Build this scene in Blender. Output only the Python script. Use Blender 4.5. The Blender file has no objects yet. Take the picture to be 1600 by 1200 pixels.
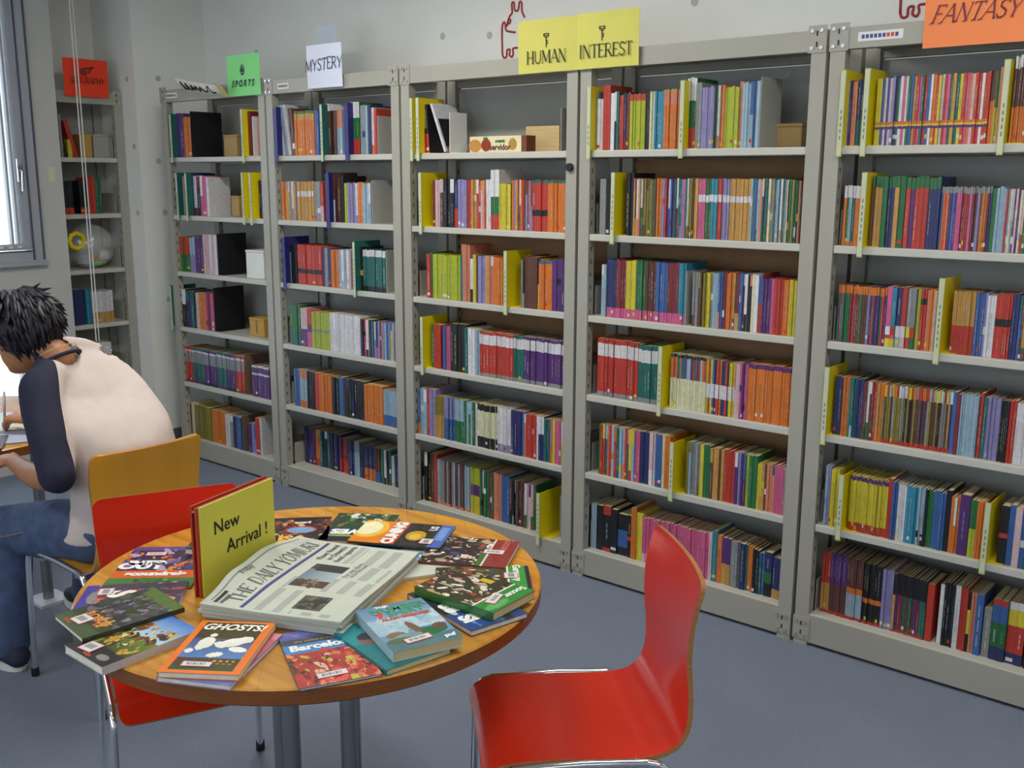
import bpy, bmesh, math, random, re
import numpy as np
from mathutils import Vector, Matrix, noise as mnoise

random.seed(7)
PI = math.pi
scene = bpy.context.scene
COL = scene.collection

# ------------------------------------------------------------------ camera
FOC, YAW, PITCH, ROLL = 1582.77, .6914, .2012, .0036          # focal length in pixels of a 1600 px wide frame
CAM = Vector((5.2567, -3.2578, 1.6327))
FW = Vector((-math.sin(YAW)*math.cos(PITCH), math.cos(YAW)*math.cos(PITCH), -math.sin(PITCH)))
_r = Vector((math.cos(YAW), math.sin(YAW), 0)); _u = _r.cross(FW)
RT = _r*math.cos(ROLL) + _u*math.sin(ROLL)
UP = -_r*math.sin(ROLL) + _u*math.cos(ROLL)
cd = bpy.data.cameras.new('camera'); cam = bpy.data.objects.new('camera', cd); COL.objects.link(cam)
cd.sensor_width = 36; cd.lens = 36*FOC/1600; cd.clip_start = .05
cam.matrix_world = Matrix(((RT.x, UP.x, -FW.x, CAM.x), (RT.y, UP.y, -FW.y, CAM.y), (RT.z, UP.z, -FW.z, CAM.z), (0, 0, 0, 1)))
scene.camera = cam

# ------------------------------------------------------------------ world, lights, exposure
vs = scene.view_settings
vs.view_transform = 'Standard'; vs.look = 'None'; vs.exposure = 0.0; vs.gamma = 1; vs.use_curve_mapping = False
world = bpy.data.worlds.new('world'); scene.world = world; world.use_nodes = True
bg = world.node_tree.nodes['Background']; bg.inputs[0].default_value = (.80, .90, 1.0, 1); bg.inputs[1].default_value = 3.0
CEIL = 2.85
def area(name, loc, rot, sx, sy, power, col):
    l = bpy.data.lights.new(name, 'AREA'); l.shape = 'RECTANGLE'; l.size = sx; l.size_y = sy; l.energy = power; l.color = col
    o = bpy.data.objects.new(name, l); COL.objects.link(o); o.location = loc; o.rotation_euler = rot; return o
LAMPS = [(x, y) for y in (-1.15, -3.6) for x in (2.3, 4.7, 7.1)]
for x, y in LAMPS:
    area('ceiling_tube_light', (x, y, CEIL-.09), (0, 0, 0), 1.2, .22, {2.3: 36, 4.7: 21, 7.1: 12}[x]*(1 if y > -2 else .5), (1, .97, .90))
# daylight through the window wall behind and to the left of the camera
for x in (1.6, 4.2, 6.8):
    area('window_daylight', (x, -5.42, 1.7), (-PI/2, 0, 0), 2.0, 1.5, 6, (.66, .80, 1.0))

# ------------------------------------------------------------------ helpers
def lin(c):
    return tuple((v/12.92 if v <= .04045 else ((v+.055)/1.055)**2.4) for v in c)
def hx(s):
    s = s.lstrip('#'); return tuple(int(s[i:i+2], 16)/255 for i in (0, 2, 4))
def obj(name, me, parent=None):
    o = bpy.data.objects.new(name, me); COL.objects.link(o)
    if parent is not None: o.parent = parent
    return o
def tag(o, label=None, cat=None, group=None, kind=None):
    if label: o['label'] = label
    if cat: o['category'] = cat
    if group: o['group'] = group
    if kind: o['kind'] = kind
    return o
def thing(name, label, cat, loc=(0, 0, 0), rz=0, group=None):
    o = obj(name, None); o.location = loc; o.rotation_euler = (0, 0, rz); return tag(o, label, cat, group)

MATS = {}
def mat(name, col, rough=.5, metal=0, vary=.06, scale=8, bump=0, coat=0, stretch=None, trans=0):
    if name in MATS: return MATS[name]
    m = bpy.data.materials.new(name); m.use_nodes = True; nt = m.node_tree; b = nt.nodes['Principled BSDF']
    b.inputs['Roughness'].default_value = rough; b.inputs['Metallic'].default_value = metal
    if coat: b.inputs['Coat Weight'].default_value = coat
    if trans: b.inputs['Transmission Weight'].default_value = trans
    c = lin(col)
    tc = nt.nodes.new('ShaderNodeTexCoord'); n = nt.nodes.new('ShaderNodeTexNoise'); n.inputs['Scale'].default_value = scale; n.inputs['Detail'].default_value = 4
    src = tc.outputs['Object']
    if stretch:
        mp = nt.nodes.new('ShaderNodeMapping'); mp.inputs['Scale'].default_value = stretch; nt.links.new(src, mp.inputs[0]); src = mp.outputs[0]
    nt.links.new(src, n.inputs['Vector'])
    r = nt.nodes.new('ShaderNodeValToRGB'); r.color_ramp.elements[0].position = .3; r.color_ramp.elements[1].position = .7
    r.color_ramp.elements[0].color = (*[max(0, v*(1-vary)) for v in c], 1); r.color_ramp.elements[1].color = (*[min(1, v*(1+vary)) for v in c], 1)
    nt.links.new(n.outputs['Fac'], r.inputs[0]); nt.links.new(r.outputs[0], b.inputs['Base Color'])
    if bump:
        bp = nt.nodes.new('ShaderNodeBump'); bp.inputs['Strength'].default_value = bump; bp.inputs['Distance'].default_value = .004
        nt.links.new(n.outputs['Fac'], bp.inputs['Height']); nt.links.new(bp.outputs[0], b.inputs['Normal'])
    MATS[name] = m; return m
def attr_mat(name, rough=.45, coat=0, vary=.10, scale=60):
    m = bpy.data.materials.new(name); m.use_nodes = True; nt = m.node_tree; b = nt.nodes['Principled BSDF']
    a = nt.nodes.new('ShaderNodeVertexColor'); a.layer_name = 'Col'
    n = nt.nodes.new('ShaderNodeTexNoise'); n.inputs['Scale'].default_value = scale; tc = nt.nodes.new('ShaderNodeTexCoord'); nt.links.new(tc.outputs['Object'], n.inputs['Vector'])
    mx = nt.nodes.new('ShaderNodeMixRGB'); mx.blend_type = 'MULTIPLY'; mx.inputs[0].default_value = 1
    mr = nt.nodes.new('ShaderNodeMapRange'); mr.inputs[1].default_value = .3; mr.inputs[2].default_value = .7; mr.inputs[3].default_value = 1-vary; mr.inputs[4].default_value = 1+vary
    nt.links.new(n.outputs['Fac'], mr.inputs[0]); nt.links.new(a.outputs[0], mx.inputs[1]); nt.links.new(mr.outputs[0], mx.inputs[2])
    nt.links.new(mx.outputs[0], b.inputs['Base Color']); b.inputs['Roughness'].default_value = rough
    if coat: b.inputs['Coat Weight'].default_value = coat
    MATS[name] = m; return m

def catmull(P, n):
    out = []; P = [Vector(p) for p in P]; Q = [P[0]*2-P[1]]+P+[P[-1]*2-P[-2]]
    for i in range(1, len(Q)-2):
        for k in range(n):
            t = k/n; a, b, c, d = Q[i-1:i+3]
            out.append(.5*((2*b)+(c-a)*t+(2*a-5*b+4*c-d)*t*t+(3*b-a-3*c+d)*t**3))
    out.append(P[-1]); return out
class MB:
    """collects faces of one part"""
    def __init__(s): s.v = []; s.f = []; s.c = []; s.mi = []
    def face(s, pts, col=None, mi=0):
        i = len(s.v); s.v += [tuple(p) for p in pts]; s.f.append(tuple(range(i, i+len(pts)))); s.c.append(col); s.mi.append(mi)
    def box(s, a, b, col=None, mi=0, skip='', M=None):
        (x0, y0, z0), (x1, y1, z1) = a, b
        P = [Vector(p) for p in ((x0, y0, z0), (x1, y0, z0), (x1, y1, z0), (x0, y1, z0), (x0, y0, z1), (x1, y0, z1), (x1, y1, z1), (x0, y1, z1))]
        if M is not None: P = [M @ p for p in P]
        for k, q in dict(d=(0, 3, 2, 1), u=(4, 5, 6, 7), f=(0, 1, 5, 4), r=(1, 2, 6, 5), b=(2, 3, 7, 6), l=(3, 0, 4, 7)).items():
            if k not in skip: s.face([P[i] for i in q], col, mi)
        return s
    def tube(s, pts, rad, seg=10, col=None, mi=0, caps=True):
        pts = [Vector(p) for p in pts]; n = len(pts)
        rads = rad if isinstance(rad, (list, tuple)) else [rad]*n
        rings = []; ref = None
        for i, p in enumerate(pts):
            t = (pts[min(i+1, n-1)]-pts[max(i-1, 0)]).normalized()
            if ref is None: ref = Vector((0, 0, 1)) if abs(t.z) < .9 else Vector((1, 0, 0))
            a = (ref - t*ref.dot(t)); a.normalize(); b = t.cross(a); ref = a
            rr = rads[i]; ra, rb = rr if isinstance(rr, tuple) else (rr, rr)
            rings.append([p + a*math.cos(2*PI*k/seg)*ra + b*math.sin(2*PI*k/seg)*rb for k in range(seg)])
        i0 = len(s.v)
        for R in rings: s.v += [tuple(p) for p in R]
        for i in range(n-1):
            for k in range(seg):
                k2 = (k+1) % seg
                s.f.append((i0+i*seg+k, i0+i*seg+k2, i0+(i+1)*seg+k2, i0+(i+1)*seg+k)); s.c.append(col); s.mi.append(mi)
        if caps:
            s.f.append(tuple(i0+k for k in reversed(range(seg)))); s.c.append(col); s.mi.append(mi)
            s.f.append(tuple(i0+(n-1)*seg+k for k in range(seg))); s.c.append(col); s.mi.append(mi)
        return s
    def lathe(s, prof, seg=32, col=None, mi=0, c=(0, 0, 0)):
        i0 = len(s.v)
        for r, z in prof: s.v += [(c[0]+r*math.cos(2*PI*k/seg), c[1]+r*math.sin(2*PI*k/seg), c[2]+z) for k in range(seg)]
        for i in range(len(prof)-1):
            for k in range(seg):
                k2 = (k+1) % seg
                s.f.append((i0+i*seg+k, i0+i*seg+k2, i0+(i+1)*seg+k2, i0+(i+1)*seg+k)); s.c.append(col); s.mi.append(mi)
        for e, rev in ((0, True), (len(prof)-1, False)):
            q = [i0+e*seg+k for k in range(seg)]
            s.f.append(tuple(reversed(q) if rev else q)); s.c.append(col); s.mi.append(mi)
        return s
    def mesh(s, name, mats, smooth=False, bevel=0):
        me = bpy.data.meshes.new(name); me.from_pydata(s.v, [], s.f)
        if not isinstance(mats, (list, tuple)): mats = [mats]
        for m in mats: me.materials.append(m)
        if any(s.mi): me.polygons.foreach_set('material_index', s.mi)
        if any(c is not None for c in s.c):
            ca = me.color_attributes.new('Col', 'FLOAT_COLOR', 'CORNER'); arr = np.empty((len(me.loops), 4), np.float32); i = 0
            for f, c in zip(s.f, s.c):
                c = c or (.5, .5, .5); arr[i:i+len(f), :3] = c[:3]; arr[i:i+len(f), 3] = 1; i += len(f)
            ca.data.foreach_set('color', arr.ravel())
        if smooth: me.polygons.foreach_set('use_smooth', [True]*len(me.polygons))
        me.update(); return me
    def build(s, name, mats, parent=None, smooth=False, weld=False, auto=False):
        me = s.mesh(name, mats, smooth)
        if weld:
            bm = bmesh.new(); bm.from_mesh(me); bmesh.ops.remove_doubles(bm, verts=bm.verts, dist=1e-5); bmesh.ops.recalc_face_normals(bm, faces=bm.faces); bm.to_mesh(me); bm.free()
        if auto: me.set_sharp_from_angle(angle=math.radians(40))
        return obj(name, me, parent)
def bevel_box(name, a, b, m, parent=None, r=.003):
    mb = MB().box(a, b); o = mb.build(name, m, parent, weld=True)
    bm = bmesh.new(); bm.from_mesh(o.data); bmesh.ops.bevel(bm, geom=bm.edges[:], offset=r, segments=2, affect='EDGES', profile=.5); bm.to_mesh(o.data); bm.free(); return o

# lettering ---------------------------------------------------------
def text_mesh(s, size=1, shear=0, bold=0, align='CENTER', sx=1):
    c = bpy.data.curves.new('lettering', 'FONT'); c.body = s; c.size = size; c.shear = shear; c.offset = bold; c.align_x = align; c.align_y = 'CENTER'; c.resolution_u = 3
    t = bpy.data.objects.new('lettering', c); COL.objects.link(t)
    bpy.context.view_layer.update()
    me = bpy.data.meshes.new_from_object(t.evaluated_get(bpy.context.evaluated_depsgraph_get()))
    bpy.data.objects.remove(t); bpy.data.curves.remove(c)
    if sx != 1:
        for v in me.vertices: v.co.x *= sx
    me.materials.clear(); return me
G = {  # stroke letters on a 0..w by 0..1 field: (width, [(polyline, thick)])
 'A': (.80, [([(.05, 0), (.40, 1)], 0), ([(.40, 1), (.76, 0)], 1), ([(.20, .36), (.62, .36)], 0)]),
 'D': (.78, [([(.14, 0), (.14, 1)], 1), ([(.14, 1), (.42, .98), (.64, .80), (.70, .5), (.64, .2), (.42, .02), (.14, 0)], 0)]),
 'E': (.66, [([(.14, 0), (.14, 1)], 1), ([(.14, 1), (.58, 1), (.58, .86)], 0), ([(.14, .52), (.48, .52)], 0), ([(.14, 0), (.60, 0), (.60, .15)], 0)]),
 'F': (.62, [([(.14, 0), (.14, 1)], 1), ([(.14, 1), (.58, 1), (.58, .86)], 0), ([(.14, .52), (.48, .52)], 0)]),
 'G': (.80, [([(.68, .80), (.52, .98), (.30, .96), (.12, .70), (.10, .36), (.26, .06), (.48, 0), (.68, .14), (.68, .42), (.46, .42)], 0)]),
 'H': (.84, [([(.14, 0), (.14, 1)], 1), ([(.70, 0), (.70, 1)], 1), ([(.14, .5), (.70, .5)], 0)]),
 'I': (.36, [([(.18, 0), (.18, 1)], 1)]),
 'L': (.62, [([(.14, 0), (.14, 1)], 1), ([(.14, 0), (.56, 0), (.56, .16)], 0)]),
 'M': (1.0, [([(.12, 0), (.14, 1)], 0), ([(.14, 1), (.48, .12)], 1), ([(.48, .12), (.84, 1)], 0), ([(.84, 1), (.86, 0)], 1)]),
 'N': (.86, [([(.14, 0), (.14, 1)], 0), ([(.14, 1), (.70, 0)], 1), ([(.70, 0), (.70, 1)], 0)]),
 'O': (.86, [([(.42, 1), (.18, .88), (.09, .5), (.18, .12), (.42, 0), (.66, .12), (.75, .5), (.66, .88), (.42, 1)], .6)]),
 'P': (.68, [([(.14, 0), (.14, 1)], 1), ([(.14, 1), (.46, .99), (.60, .86), (.60, .64), (.46, .48), (.14, .47)], 0)]),
 'R': (.76, [([(.14, 0), (.14, 1)], 1), ([(.14, 1), (.46, .99), (.60, .86), (.58, .64), (.44, .50), (.14, .49)], 0), ([(.36, .49), (.70, 0)], 1)]),
 'S': (.62, [([(.54, .84), (.44, .98), (.26, 1), (.10, .84), (.14, .62), (.34, .50), (.52, .36), (.54, .14), (.38, 0), (.20, .01), (.08, .18)], .5)]),
 'T': (.70, [([(.35, 0), (.35, 1)], 1), ([(.05, .86), (.05, 1), (.65, 1), (.65, .86)], 0)]),
 'U': (.82, [([(.14, 1), (.14, .26), (.26, .04), (.44, 0), (.60, .06), (.69, .26), (.69, 1)], .4)]),
 'Y': (.76, [([(.06, 1), (.38, .46)], 1), ([(.70, 1), (.38, .46)], 0), ([(.38, .46), (.38, 0)], 1)]),
 ' ': (.4, [])}
def stroke_text(s, size, thin=.05, thick=.11, serif=True, shear=0, wob=0, swash=False, align='CENTER'):
    mb = MB(); x = 0; rng = random.Random(s)
    def seg(a, b, w, z):
        d = Vector((b[0]-a[0], b[1]-a[1])); L = d.length
        if L < 1e-6: return
        d /= L; n = Vector((-d.y, d.x))*w/2; e = d*w*.35
        q = [(a[0]-e.x-n.x, a[1]-e.y-n.y), (b[0]+e.x-n.x, b[1]+e.y-n.y), (b[0]+e.x+n.x, b[1]+e.y+n.y), (a[0]-e.x+n.x, a[1]-e.y+n.y)]
        mb.face([((p[0]+shear*p[1])*size, p[1]*size, z) for p in q])
    zi = 0
    for ch in s:
        w, st = G[ch]; dy = rng.uniform(-wob, wob); sc = 1+rng.uniform(-wob, wob)
        for pl, th in st:
            wd = thin+(thick-thin)*th; zi += 1; z = zi*1e-6
            P = [(x+p[0]+rng.uniform(-wob, wob)*.4, p[1]*sc+dy+rng.uniform(-wob, wob)*.4) for p in pl]
            for a, b in zip(P, P[1:]): seg(a, b, wd, z)
            if serif and len(P) == 2 and not (ch in 'AHTEF' and abs(P[0][1]-P[1][1]) < .05):
                for p in P:
                    if p[1] < .05 or p[1] > .95: seg((p[0]-.09, p[1]), (p[0]+.09, p[1]), .035, z)
            if swash and P[0][1] < .08: seg(P[0], (P[0][0]-.16, P[0][1]-.06), thin, z); 
        x += w*(.98 if serif else 1.0)
    for i, p in enumerate(mb.v):
        mb.v[i] = (p[0]-(x*size/2 if align == 'CENTER' else 0), p[1]-size/2, p[2])
    return mb.mesh('lettering', [])
def put(me, name, m, parent, M):
    me.transform(M); me.materials.clear(); me.materials.append(m); return obj(name, me, parent)
def frame(o, xdir, ydir):
    x = Vector(xdir).normalized(); y = Vector(ydir).normalized(); z = x.cross(y); o = Vector(o)
    return Matrix(((x.x, y.x, z.x, o.x), (x.y, y.y, z.y, o.y), (x.z, y.z, z.z, o.z), (0, 0, 0, 1)))

ORD = ['first', 'second', 'third', 'fourth', 'fifth', 'sixth', 'seventh', 'eighth', 'ninth', 'tenth', 'eleventh', 'twelfth', 'thirteenth', 'fourteenth', 'fifteenth', 'sixteenth', 'seventeenth', 'eighteenth', 'nineteenth', 'twentieth',
       'twenty-first', 'twenty-second', 'twenty-third', 'twenty-fourth', 'twenty-fifth', 'twenty-sixth', 'twenty-seventh', 'twenty-eighth', 'twenty-ninth', 'thirtieth', 'thirty-first', 'thirty-second', 'thirty-third', 'thirty-fourth', 'thirty-fifth', 'thirty-sixth']

# ------------------------------------------------------------------ materials
M_wall = mat('painted_concrete', hx('ececE6'), .75, 0, .02, 5, .08)
M_ceil = mat('ceiling_paint', hx('d8d8d2'), .9, 0, .02)
M_base = mat('baseboard_vinyl', hx('66666c'), .6)
M_steel = mat('bookcase_steel', hx('a09d92'), .42, 0, .03, 3)
M_shelf = mat('shelf_steel', hx('bcbab0'), .45, 0, .03, 3)
M_steel_d = mat('steel_slot_dark', hx('2c2f2c'), .7)
M_back = mat('case_back_grey', hx('a6a6a0'), .6, 0, .04)
M_brown = mat('case_back_board', hx('a27c58'), .8, 0, .08)
M_bolt = mat('bolt_zinc', hx('c8c8c8'), .3, .8)
M_chrome = mat('chrome_tube', hx('e6e8ec'), .09, 1, .01)
M_pole = mat('painted_tube_grey', hx('8d9096'), .3, .7, .03)
M_rubber = mat('rubber_black', hx('17171a'), .7)
M_red = mat('red_lacquer', hx('cc2810'), .22, 0, .03, 40)
M_yel = mat('ochre_lacquer', hx('d49a2a'), .30, 0, .06, 14, 0, 0, (1, 1, .2))
M_ply = mat('plywood_edge', hx('a5713f'), .6, 0, .2, 30, 0, 0, (.3, .3, 8))
M_black = mat('black_plastic', hx('15151a'), .5)
M_white = mat('white_card', hx('dcdcd8'), .6)
M_card = mat('cardboard', hx('b0905f'), .85, 0, .06, 10)
M_dyel = mat('yellow_plastic', hx('e6cf10'), .4)
M_dgrn = mat('green_edge_plastic', hx('a9b964'), .4)
M_dblu = mat('navy_plastic', hx('25246a'), .4)
M_dteal = mat('teal_edge_plastic', hx('1f5f58'), .4)
M_ltile = mat('label_paper', hx('bfc2a6'), .7)
M_ink = mat('black_ink', hx('16161c'), .7)
M_ink2 = mat('dark_marker_ink', hx('2a2c40'), .7)
M_book = attr_mat('book_print', .42)
M_page = mat('page_paper', hx('c9b78a'), .85, 0, .12, 60, .2, 0, (40, 1, 1))
M_pageW = mat('page_paper_white', hx('d8d4c6'), .85, 0, .1, 60)
M_print = attr_mat('cover_gloss_print', .28, .25, .08, 30)
M_news = attr_mat('newsprint', .85, 0, .03, 20)

# carpet
def carpet():
    m = bpy.data.materials.new('carpet_blue_grey'); m.use_nodes = True; nt = m.node_tree; b = nt.nodes['Principled BSDF']; b.inputs['Roughness'].default_value = .95
    tc = nt.nodes.new('ShaderNodeTexCoord'); n = nt.nodes.new('ShaderNodeTexNoise'); n.inputs['Scale'].default_value = 260; n.inputs['Detail'].default_value = 3
    n2 = nt.nodes.new('ShaderNodeTexNoise'); n2.inputs['Scale'].default_value = 5; n2.inputs['Detail'].default_value = 5
    mx = nt.nodes.new('ShaderNodeMath'); mx.operation = 'MULTIPLY_ADD'; mx.inputs[1].default_value = .15; 
    nt.links.new(tc.outputs['Object'], n.inputs[0]); nt.links.new(tc.outputs['Object'], n2.inputs[0]); nt.links.new(n2.outputs['Fac'], mx.inputs[0]); nt.links.new(n.outputs['Fac'], mx.inputs[2])
    r = nt.nodes.new('ShaderNodeValToRGB'); r.color_ramp.elements[0].position = .35; r.color_ramp.elements[1].position = .8
    r.color_ramp.elements[0].color = (*lin(hx('616a7c')), 1); r.color_ramp.elements[1].color = (*lin(hx('7f8899')), 1)
    nt.links.new(mx.outputs[0], r.inputs[0]); nt.links.new(r.outputs[0], b.inputs['Base Color'])
    bp = nt.nodes.new('ShaderNodeBump'); bp.inputs['Strength'].default_value = .5; bp.inputs['Distance'].default_value = .003; nt.links.new(n.outputs['Fac'], bp.inputs['Height']); nt.links.new(bp.outputs[0], b.inputs['Normal'])
    return m
M_carpet = carpet()
def wood():
    m = bpy.data.materials.new('varnished_wood'); m.use_nodes = True; nt = m.node_tree; b = nt.nodes['Principled BSDF']; b.inputs['Roughness'].default_value = .3; b.inputs['Coat Weight'].default_value = .3
    tc = nt.nodes.new('ShaderNodeTexCoord'); mp = nt.nodes.new('ShaderNodeMapping'); mp.inputs['Rotation'].default_value = (0, 0, .75); mp.inputs['Scale'].default_value = (3, 34, 6)
    n = nt.nodes.new('ShaderNodeTexNoise'); n.inputs['Scale'].default_value = 1.2; n.inputs['Detail'].default_value = 6; n.inputs['Distortion'].default_value = .6
    nt.links.new(tc.outputs['Object'], mp.inputs[0]); nt.links.new(mp.outputs[0], n.inputs[0])
    r = nt.nodes.new('ShaderNodeValToRGB'); r.color_ramp.elements[0].position = .3; r.color_ramp.elements[1].position = .75
    r.color_ramp.elements[0].color = (*lin(hx('b9761c')), 1); r.color_ramp.elements[1].color = (*lin(hx('e0a53a')), 1)
    nt.links.new(n.outputs['Fac'], r.inputs[0])
    # laminated staves
    mp2 = nt.nodes.new('ShaderNodeMapping'); mp2.inputs['Rotation'].default_value = (0, 0, .75); nt.links.new(tc.outputs['Object'], mp2.inputs[0])
    br = nt.nodes.new('ShaderNodeTexBrick'); br.inputs['Color1'].default_value = (.86, .86, .86, 1); br.inputs['Color2'].default_value = (1.05, 1.05, 1.05, 1); br.inputs['Mortar'].default_value = (.7, .7, .7, 1)
    br.inputs['Scale'].default_value = 1; br.inputs['Mortar Size'].default_value = .0008; br.inputs['Brick Width'].default_value = .62; br.inputs['Row Height'].default_value = .075
    nt.links.new(mp2.outputs[0], br.inputs[0])
    mx = nt.nodes.new('ShaderNodeMixRGB'); mx.blend_type = 'MULTIPLY'; mx.inputs[0].default_value = 1; nt.links.new(r.outputs[0], mx.inputs[1]); nt.links.new(br.outputs[0], mx.inputs[2]); nt.links.new(mx.outputs[0], b.inputs['Base Color'])
    return m
M_wood = wood()
M_edge = mat('wood_rim', hx('7c4416'), .4, 0, .18, 5, 0, .2, (3, 3, 40))

# ------------------------------------------------------------------ the room
X0, X1, Y0, Y1 = -.68, 9.0, -5.5, .48
def struct(name, mb, m, label=None, parent=None):
    o = mb.build(name, m, parent)
    if parent is None: o['kind'] = 'structure'
    if label: o['label'] = label
    return o
struct('floor', MB().box((X0-.3, Y0-.2, -.05), (X1+.2, Y1+.2, 0)), M_carpet, 'blue-grey speckled carpet floor')
struct('ceiling', MB().box((X0-.3, Y0-.2, CEIL), (X1+.2, Y1+.2, CEIL+.05)), M_ceil, 'flat off-white ceiling above the room')
WB = struct('wall_back', MB().box((-.25, Y1, 0), (X1, Y1+.1, CEIL)), M_wall, 'off-white painted wall behind the bookcases')
WP = struct('wall_pillar', MB().box((X0, 0, 0), (-.25, Y1+.1, CEIL)), M_wall, 'off-white concrete pillar left of the bookcases')
struct('wall_recess', MB().box((X0-.1, -.5525, 0), (X0, .1, CEIL)), M_wall, 'recessed wall behind the narrow bookcase')
M_wall_shade = mat('grey_panel_paint', hx('bcbcb8'), .6, 0, .03)  # the wall paint again, darkened so its colour carries the end wall's shade
struct('wall_panel', MB().box((-.375, -.565, 0), (-.34, -.425, CEIL)), M_wall_shade, 'narrow grey wall panel between window and narrow bookcase')
struct('wall_light_stop', MB().box((X0-.1, -.563, 0), (-.375, -.553, CEIL)), M_wall, 'short return wall hidden behind the narrow panel')  # unseen, added to keep daylight from leaking into the recess
struct('wall_right', MB().box((X1, Y0, 0), (X1+.1, Y1, CEIL)), M_wall, 'plain painted wall at the far right end of the room')
# end wall with a tall window and a lower window under it
we = MB(); xa, xb = -.56, -.34
WY0, WY1, WZ0, WZ1 = -1.85, -.565, 1.24, 2.62
we.box((xa, Y0, 0), (xb, WY0, CEIL)); we.box((xa, WY0, WZ1), (xb, WY1, CEIL)); we.box((xa, WY0, 1.03), (xb, WY1, 1.17)); we.box((xa, WY0, 0), (xb, WY1, .22)); we.box((xa, -.665, .22), (xb, WY1, 1.03))
struct('wall_left', we, M_wall_shade, 'end wall around the tall window')
# front wall (behind the camera side) with three window openings
wf = MB(); wins = [(.6, 2.6), (3.2, 5.2), (5.8, 7.8)]
wf.box((X0, Y0-.1, 0), (X1, Y0, .92)); wf.box((X0, Y0-.1, 2.48), (X1, Y0, CEIL))
e = X0
for a, b in wins: wf.box((e, Y0-.1, .92), (a, Y0, 2.48)); e = b
wf.box((e, Y0-.1, .92), (X1, Y0, 2.48))
struct('wall_front', wf, M_wall, 'wall with wide windows opposite the bookcases')
# baseboards
struct('baseboard_pillar', MB().box((-.25, 0, 0), (-.242, Y1, .10)), M_base, 'dark grey skirting along the pillar foot')
struct('baseboard_step', MB().box((X0, -.008, 0), (-.242, 0, .10)), M_base, 'dark grey skirting on the pillar side')
# form-tie marks on the concrete
M_tie = mat('tie_hole_filler', hx('bdbdb2'), .8)
def tie(x, y, z, n, par):
    mb = MB(); t = Vector((0, 0, 1)).cross(Vector(n)); c = Vector((x, y, z))+Vector(n)*.0012
    ring = [c+t*.017*math.cos(a)+Vector((0, 0, 1))*.017*math.sin(a) for a in [2*PI*k/14 for k in range(14)]]
    inn = [c+t*.011*math.cos(a)+Vector((0, 0, 1))*.011*math.sin(a)-Vector(n)*.0009 for a in [2*PI*k/14 for k in range(14)]]
    for k in range(14): mb.face([ring[k], ring[(k+1) % 14], inn[(k+1) % 14], inn[k]])
    mb.face(inn); mb.build('tie_hole', M_tie, par)
for x, z in ((1.72, 2.30), (2.02, 2.28), (3.1, 2.32), (.25, 2.33), (4.1, 2.34)): tie(x, Y1, z, (0, -1, 0), WB)
for y, z in ((.15, 2.19), (.12, 1.72), (.14, 1.42), (.13, .9)): tie(-.25, y, z, (1, 0, 0), WP)
for x, z in ((-.33, 2.18), (-.30, 1.80), (-.31, 1.42)): tie(x, 0, z, (0, -1, 0), WP)

# window on the end wall
M_alu = mat('window_aluminium', hx('a4a8ae'), .4, .1, .03)
M_alu_d = mat('window_gasket', hx('4c5262'), .5)
glass = bpy.data.materials.new('window_glass'); glass.use_nodes = True
_g = glass.node_tree.nodes['Principled BSDF']; _g.inputs['Base Color'].default_value = (.95, .98, 1, 1); _g.inputs['Roughness'].default_value = .02; _g.inputs['Transmission Weight'].default_value = 1; _g.inputs['IOR'].default_value = 1.01
def window(idx, y0, y1, z0, z1, label, sash=True):
    w = obj('window_%d' % idx, None); w['kind'] = 'structure'; w['label'] = label
    xf = -.36; d = .055
    mb = MB()
    for a, b in (((xf-.08, y0, z0), (xf+.03, y0+d, z1)), ((xf-.08, y1-d, z0), (xf+.03, y1, z1)), ((xf-.08, y0+d, z0), (xf+.03, y1-d, z0+d)), ((xf-.08, y0+d, z1-d), (xf+.03, y1-d, z1))): mb.box(a, b)
    mb.build('window_frame', M_alu, w)
    mb = MB()
    for yy in (y1-d-.012, y1-.012): mb.box((xf+.031, yy, z0+.01), (xf+.036, yy+.010, z1-.01))
    mb.box((xf+.031, y0+d, z0+d), (xf+.035, y1-d-.013, z0+d+.008)); mb.build('gasket', M_alu_d, w)
    if sash:
        s0, s1 = y1-d-.30, y1-d-.014; mb = MB(); e = .032
        for a, b in (((xf-.05, s1-e, z0+d+.01), (xf+.015, s1, z1-d)), ((xf-.05, y0+d, z0+d+.01), (xf+.015, s1-e, z0+d+.01+e))): mb.box(a, b)
        for yy in (s1-e-.022, s1-e-.055): mb.box((xf-.04, yy, z0+d+e), (xf-.01, yy+.012, z1-d))
        mb.build('sash', M_alu, w)
        mb = MB(); mb.box((xf+.015, s1-.040, 1.60), (xf+.030, s1-.012, 1.72)); mb.tube([(xf+.03, s1-.026, 1.66), (xf+.055, s1-.026, 1.655), (xf+.06, s1-.034, 1.55)], .007, 8); mb.build('handle', M_chrome, w)
        # sill catch row
        mb = MB()
        for k in range(4): mb.box((xf+.0151, s1-.22+.05*k, z0+d+.02), (xf+.022, s1-.20+.05*k, z0+d+.035))
        mb.build('sill_latch', M_white, w)
    MB().box((xf-.03, y0+d, z0+d), (xf-.024, y1-d, z1-d)).build('pane', glass, w)
    return w
window(1, WY0, WY1, 1.17, WZ1, 'tall aluminium window with bright daylight at far left')
window(2, WY0, -.665, .22, 1.03, 'low window below the tall one, behind the seated reader', sash=False)
struct('trim_1', MB().box((-.37, WY0, 1.17-.02), (-.30, WY1+.004, 1.17)), M_alu, 'grey metal sill under the tall window')
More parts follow.
